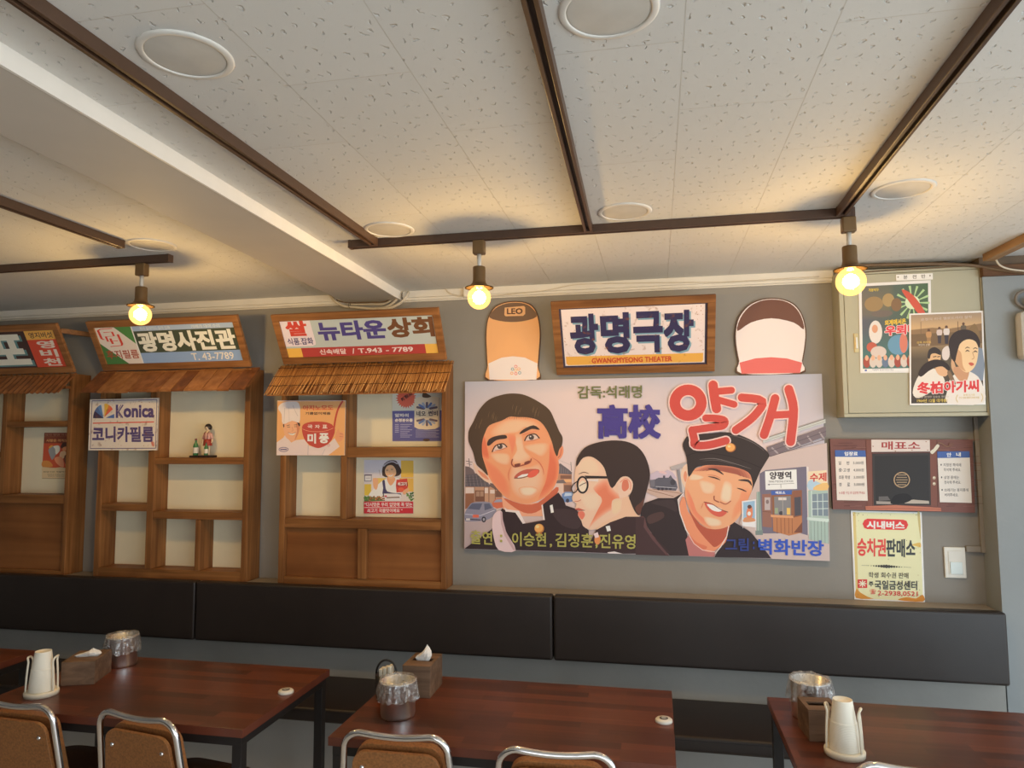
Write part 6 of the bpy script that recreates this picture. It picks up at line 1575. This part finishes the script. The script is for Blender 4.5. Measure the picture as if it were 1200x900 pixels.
def ex1(a):
    a.poly([(591.5, 360.5), (614, 358.5), (615.5, 360), (615.5, 368), (613, 370.2), (592.5, 370.6), (591, 369)], (214, 160, 110)); a.text('LEO', 594, 361.4, 612.5, 368.4, (86, 58, 44), .03, rise=.4)
    for x, y, c in ((604.5, 429.5, (206, 110, 100)), (600.6, 432.6, (110, 140, 150)), (608, 432.4, (220, 150, 90)), (599.8, 437.4, (220, 150, 90)), (604.6, 437.8, (206, 110, 100)), (609, 437, (110, 140, 150)), (604.3, 433.8, (222, 170, 110))):
        a.line([(x + 1.5*math.cos(i*.7), y + 1.5*math.sin(i*.7)) for i in range(9)], .8, c, closed=True, cap=False)
cutout('plain tan arched cut-out board with dark top lettered LEO, left above the mural', [(572, 446.4), (570.5, 430), (569.5, 410), (569, 392), (571, 374), (578, 361), (588, 355), (601, 352.6), (615, 353.8), (625, 359), (631, 371), (633.5, 390), (632.5, 410), (631, 430), (629.5, 446)], -.013, (222, 156, 104),
       [([(573.5, 372), (580, 362), (589, 357), (601, 354.6), (614.5, 355.8), (623.5, 361), (629, 371), (612, 376.5), (592, 377)], (104, 80, 62), 3), ([(573.8, 445), (572.4, 426), (588, 419), (601, 417.5), (615, 419), (630, 426), (628.5, 445)], (214, 200, 196), 0)], 'cutout_board', extra=ex1)
cutout('plain white arched cut-out board with brown top and red foot, right above the mural', [(868, 439.4), (865, 424), (862, 408), (861, 390), (865, 372), (876, 358), (890, 351), (904, 349), (919, 350.6), (932, 357), (941, 370), (945, 388), (944, 406), (941, 424), (939, 438)], -.013, (216, 200, 196),
       [([(864, 388), (867.5, 373), (877.5, 360), (890.5, 353), (904, 351), (918.5, 352.6), (930.5, 359), (939, 371), (942, 386), (930, 378), (904, 373), (880, 378)], (96, 62, 52), 3), ([(869, 438), (866.6, 425), (885, 420), (904, 418.6), (922, 420), (940, 425), (937.6, 437)], (200, 92, 88), 0)], 'cutout_board')

# ------------------------------------------------------------------ wiring and small fittings
duct = plain('brown_grey_cable_duct', rgb(150, 142, 132), 0.55, var=0.05)
swhite = plain('white_switch_plastic', rgb(226, 222, 212), 0.35)
cabm = plain('white_cable_sheath', rgb(206, 196, 178), 0.5, var=0.08, scale=20)
cabd = plain('brown_cable_sheath', rgb(104, 82, 58), 0.55, var=0.1, scale=20)
p0, p1 = at_y(1147.5, 560, 0), at_y(1150, 643, 0)
zc1 = p1.z
t = thing('cable_duct', 'thin grey cable duct dropping from the electrical box to the light switch', 'cable duct', (p0.x, 0, zc1))
MB().cbox(p0.x - .017, p0.x + .017, -.022, -.001, zc1 - .018, bz0 - .001, .002).build('riser', duct, t)
sw = at_y(1118.5, 659, 0)
MB().cbox(sw.x + .052, p0.x - .0175, -.020, -.001, zc1 - .016, zc1 + .014, .002).build('branch', duct, t)
t = thing('light_switch', 'white light switch right of the cream bus ticket sheet', 'light switch', (sw.x, 0, sw.z))
MB().cbox(sw.x - .050, sw.x + .050, -.011, -.001, sw.z - .078, sw.z + .078, .004).build('plate', swhite, t)
MB().cbox(sw.x - .032, sw.x + .032, -.0135, -.0112, sw.z - .060, sw.z + .060, .002).build('insert', swhite, t)
MB().cbox(sw.x - .026, sw.x + .030, -.0175, -.0137, sw.z - .056, sw.z + .004, .003).build('rocker', plain('pale_blue_white_rocker', rgb(214, 226, 226), 0.3), t)
# emergency lamp on the right wall
e0 = at_y(1186, 362, YL); e1 = at_y(1190, 424, YL)
t = thing('emergency_lamp', 'grey white emergency lamp housing on the wall, cut by the right edge', 'emergency lamp', (e0.x + .12, YL, e1.z))
MB().cbox(e0.x, e0.x + .24, YL - .07, YL + .003, e1.z, e0.z - .02, .028).build('housing', plain('aged_white_plastic', rgb(186, 182, 174), 0.45), t)
MB().cbox(e0.x + .05, e0.x + .19, YL - .05, YL + .003, e0.z - .019, e0.z + .05, .012).build('neck', plain('aged_white_plastic', rgb(186, 182, 174), 0.45), t)
MB().tube(smooth_path([(e0.x + .05, YL - .012, e0.z + .0), (e0.x + .015, YL - .014, e0.z + .03), (e0.x + .02, YL - .02, e0.z + .07), (e0.x + .07, YL - .02, e0.z + .085), (e0.x + .12, YL - .014, e0.z + .05)], 5), .008, 8).build('lead', plain('grey_lead', rgb(120, 112, 104), 0.6), t)
struct(MB().cbox(XR + .004, XB, YL - .015, YL + .12, 2.601, 2.655, .003).build('trim_4', wood('old_header_wood', rgb(92, 64, 44), rgb(126, 92, 66), 'X', 0.7)))
struct(MB().box(XR + .004, XB, YL + .02, .15, 2.6552, ZC - .001).build('trim_5', plain('dark_gap_panel', rgb(104, 88, 72), 0.8)))
# wood strip on the ceiling at the far right
A, B = at_z(1158, 302, ZC - .02), at_z(1210, 277, ZC - .02)
struct(MB().bar(A, B, .05, .036).build('trim_6', wood('ceiling_strip_wood', rgb(150, 116, 82), rgb(180, 144, 106), 'Y', 0.6)))
def cable(name, label, pts, r, mat, group=None, cat='cable'):
    P_ = smooth_path([tuple(p) for p in pts], 6)
    o = MB().tube(P_, r, 8).build(name, mat, None, P_[0])
    return tag(o, label, cat, group)
# bundle under the end of the beam
def wy(px, py, y): return at_y(px, py, y)
g = 'white cables looping under the beam end'
cable('cable', 'thick white cable looping lowest beneath the end of the ceiling beam', [wy(387, 346, -.03), wy(394, 354, -.045), wy(404, 359, -.05), wy(416, 360, -.05), wy(436, 361.6, -.05), wy(452, 360, -.05), wy(463, 353, -.04), wy(468, 345, -.02), wy(471, 341, -.02)], .0085, cabm, g)
cable('cable', 'white cable looping just above the lowest one beneath the beam end', [wy(388.5, 347.5, -.012), wy(400, 354, -.014), wy(412, 356.6, -.014), wy(436, 356.4, -.014), wy(450, 356, -.014), wy(460, 351, -.012), wy(465.4, 346, -.0075)], .006, cabm, g)
cable('cable', 'white cable curving outermost at the right of the beam end', [wy(444, 361.4, -.075), wy(458, 360.6, -.075), wy(470, 354.5, -.070), wy(477.5, 345.5, -.062), wy(478.5, 342.4, -.045)], .0085, cabm, g)
cable('cable', 'thin brown cable running under the beam end among the white ones', [wy(394, 351.5, -.029), wy(406, 354.6, -.029), wy(430, 354.5, -.029), wy(450, 353.5, -.029), wy(462, 348, -.029)], .004, cabd, g)
m = MB()
for px, py in ((410.5, 358), (412, 356)): 
    q = wy(px, py, -.05); 
    m.tube([(q.x, q.y - .012 + .012*math.cos(i*.5)*1.0, q.z + .016*math.sin(i*.5)) for i in range(13)], .0016, 5) if px == 410.5 else None
tag(m.build('cable_tie', plain('black_cable_tie', rgb(40, 34, 30), 0.5), None, wy(410.5, 358, -.05)), 'black tie round the white cables beneath the beam', 'cable tie')
# junction box and thin cable along the moulding
q = at_y(548.5, 342, -.03)
t = thing('junction_box', 'small white junction box on the moulding behind the middle bulb lamp', 'junction box', (q.x, -.03, q.z - .03))
MB().cbox(q.x - .022, q.x + .022, -.058, -.0302, q.z - .034, q.z + .032, .003).build('box', swhite, t)
MB().cbox(q.x - .018, q.x + .018, -.0615, -.0582, q.z - .030, q.z + .028, .002).build('cover', swhite, t)
cable('cable', 'thin white cable curving to the left side of the junction box', [wy(522, 338, -.036), wy(526, 343, -.036), wy(534, 346, -.036), wy(544.8, 347.2, -.036)], .004, cabm)
cable('cable', 'long thin white cable pinned along the moulding above the theater sign', [wy(553, 349, -.026), wy(590, 345.6, -.026), wy(640, 340.2, -.034), wy(676, 333.4, -.034), wy(735, 331.8, -.034), wy(800, 331, -.034), wy(860, 330, -.034), wy(960, 324, -.034)], .0028, cabm)
# brown cables over the electrical box
g = 'brown cables above the electrical box'
cable('cable', 'brown cable lying along the top of the electrical box, straight', [wy(985, 314.0, -.10), wy(1040, 309.0, -.10), wy(1090, 306, -.10), wy(1150, 301, -.10), wy(1162, 302, -.10)], .011, cabd, g)
cable('cable', 'brown cable sagging over the right corner of the electrical box', [wy(1000, 311.5, -.166), wy(1060, 309.6, -.175), wy(1110, 309.6, -.175), wy(1145, 311.6, -.175), wy(1162, 315, -.185), wy(1205, 320, -.21)], .009, cabd, g)
cable('cable', 'thin dark cable drooping just below the other cables on the box', [wy(1000, 320, -.153), wy(1050, 316.2, -.153), wy(1100, 313.6, -.156), wy(1140, 311, -.156)], .0035, cabd, g)
cable('cable', 'pale cable curving down beside the ceiling strip at the right edge', [wy(1167, 304, -.235), wy(1172, 311, -.235), wy(1184, 315.5, -.235), wy(1206, 318, -.235)], .0045, cabm)

# ------------------------------------------------------------------ shelf ornaments
green = plain('green_glass_paint', rgb(60, 120, 72), 0.2, var=0.05, spec=0.7)
dark = plain('dark_wood_base', rgb(52, 36, 28), 0.5)
skin = plain('pale_painted_skin', rgb(232, 204, 168), 0.5, var=0.02)
YO = -.085
def on_shelf(px): return at_y(px, 536, YO).x
SZ = SHELFZ
def bottle(x, y, z0, h, label):
    t = thing('toy_bottle', label, 'bottle', (x, y, z0), 'small green bottles beside the figurine')
    MB().lathe([(0.0001, 0), (h*.14, 0), (h*.15, h*.02), (h*.15, h*.55), (h*.12, h*.66), (h*.06, h*.78), (h*.055, h*.93), (h*.065, h*.94), (h*.065, h*.97), (h*.05, h), (0.0001, h)], x, y, z0, 24).build('glass', green, t)
    MB().lathe([(h*.153, h*.14), (h*.154, h*.15), (h*.154, h*.46), (h*.153, h*.47)], x, y, z0, 24).build('paper_label', plain('bottle_label', rgb(224, 214, 200), 0.6), t)
    MB().lathe([(h*.066, h*.90), (h*.068, h*.94), (h*.068, h*1.0), (0.0001, h*1.01)], x, y, z0, 18).build('cap', plain('bottle_cap', rgb(120, 60, 48), 0.4), t)
    return t
xf, xb1, xb2 = on_shelf(242.8), on_shelf(229.6), on_shelf(243.6)
o = MB().cbox(xb1 - .03, xb1 + .028, YO - .028, YO + .022, SZ + .001, SZ + .013, .003).build('ornament_base', dark, None, (xb1, YO, SZ))
tag(o, 'small dark wood stand under the left green bottle', 'stand')
t = thing('figurine', 'little doll figurine in pink blouse and red braces on the upper shelf', 'figurine', (xf, YO, SZ + .001))
FZ = SZ + .001
MB().cbox(xf - .030, xf + .055, YO - .040, YO + .022, FZ, FZ + .014, .003).build('stand', dark, t)
hF = .196
def fp(x, y, z): return (xf + x*hF, YO + y*hF, FZ + .014 + z*hF)
b = MB()
for sx in (-1, 1):
    b.tube([fp(.05*sx, 0, 0.02), fp(.052*sx, 0, .16), fp(.055*sx, .005, .30), fp(.05*sx, 0, .40)], [.026*hF, .030*hF, .040*hF, .048*hF], 10)
    b.tube([fp(.05*sx, .02, .018), fp(.05*sx, -.055, .014)], [.026*hF, .022*hF], 8)
    b.tube([fp(.085*sx, 0, .70), fp(.14*sx, .005, .60), fp(.165*sx, -.005, .50), fp(.175*sx, -.03, .41)], [.038*hF, .034*hF, .028*hF, .022*hF], 10)
    for k in range(4): b.tube([fp((.163 + .008*k)*sx, -.03, .415), fp((.165 + .010*k)*sx, -.035, .385 + .004*abs(k-1.5))], [.008*hF, .006*hF], 6)
    b.tube([fp(.165*sx, -.03, .42), fp(.150*sx, -.045, .395)], [.009*hF, .007*hF], 6)
b.tube([fp(0, 0, .38), fp(0, 0, .50), fp(0, 0, .64), fp(0, 0, .72), fp(0, 0, .78)], [.09*hF, .085*hF, .095*hF, .07*hF, .035*hF], 14)
b.lathe([(.0001, -.105*hF)] + [(.092*hF*math.sin(q*math.pi/10), -.105*hF*math.cos(q*math.pi/10)) for q in range(1, 10)] + [(.0001, .105*hF)], *fp(0, -.005, .875), 18)
b.tube([fp(0, -.085, .88), fp(0, -.112, .862)], [.014*hF, .018*hF], 8)
o = b.build('body', skin, t); md = o.modifiers.new('blend', 'REMESH'); md.mode = 'VOXEL'; md.voxel_size = .0014; md.use_smooth_shade = True
hr = MB().lathe([(.0001, .118*hF)] + [(.112*hF*math.sin(q*.17), .118*hF*math.cos(q*.17)) for q in range(1, 13)] + [(.086*hF, -.075*hF)], *fp(0, .018, .885), 20)
hr.build('hair', plain('black_painted_hair', rgb(40, 30, 28), 0.4), t)
c = MB(); c.tube([fp(0, 0, .46), fp(0, 0, .56), fp(0, 0, .66), fp(0, 0, .735)], [.104*hF, .102*hF, .108*hF, .058*hF], 16)
for sx in (-1, 1): c.tube([fp(.085*sx, 0, .705), fp(.14*sx, .005, .60), fp(.163*sx, -.004, .51)], [.048*hF, .045*hF, .038*hF], 10)
c.build('blouse', plain('pink_painted_cloth', rgb(222, 172, 160), 0.6), t)
c = MB(); c.tube([fp(0, 0, .30), fp(0, 0, .34), fp(0, 0, .45), fp(0, 0, .51)], [.150*hF, .138*hF, .118*hF, .108*hF], 16); c.build('shorts', plain('red_painted_cloth', rgb(164, 58, 42), 0.5), t)
c = MB()
for sx in (-1, 1): c.tube([fp(.06*sx, -.108, .50), fp(.066*sx, -.112, .62), fp(.062*sx, -.09, .70), fp(.058*sx, -.03, .755)], .010*hF, 6)
c.build('braces', plain('dark_red_strap', rgb(110, 42, 40), 0.5), t)
c = MB()
for sx in (-1, 1): c.lathe([(.0001, .012*hF), (.008*hF, .006*hF), (.009*hF, 0), (.0001, -.012*hF)], *fp(.036*sx, -.092, .885), 8)
c.tube([fp(-.024, -.091, .835), fp(0, -.096, .830), fp(.024, -.091, .835)], .005*hF, 6); c.build('face_paint', plain('face_paint_dark', rgb(84, 40, 36), 0.5), t)
bottle(xb1, YO - .004, SZ + .0135, .105, 'small green bottle on its own stand, left of the doll figurine')
bottle(xb2 + .004, YO - .026, FZ + .0145, .080, 'small green bottle standing right in front of the doll figurine')

# tidy: drop the builder's notes
for o in bpy.data.objects:
    if '_o' in o: del o['_o']
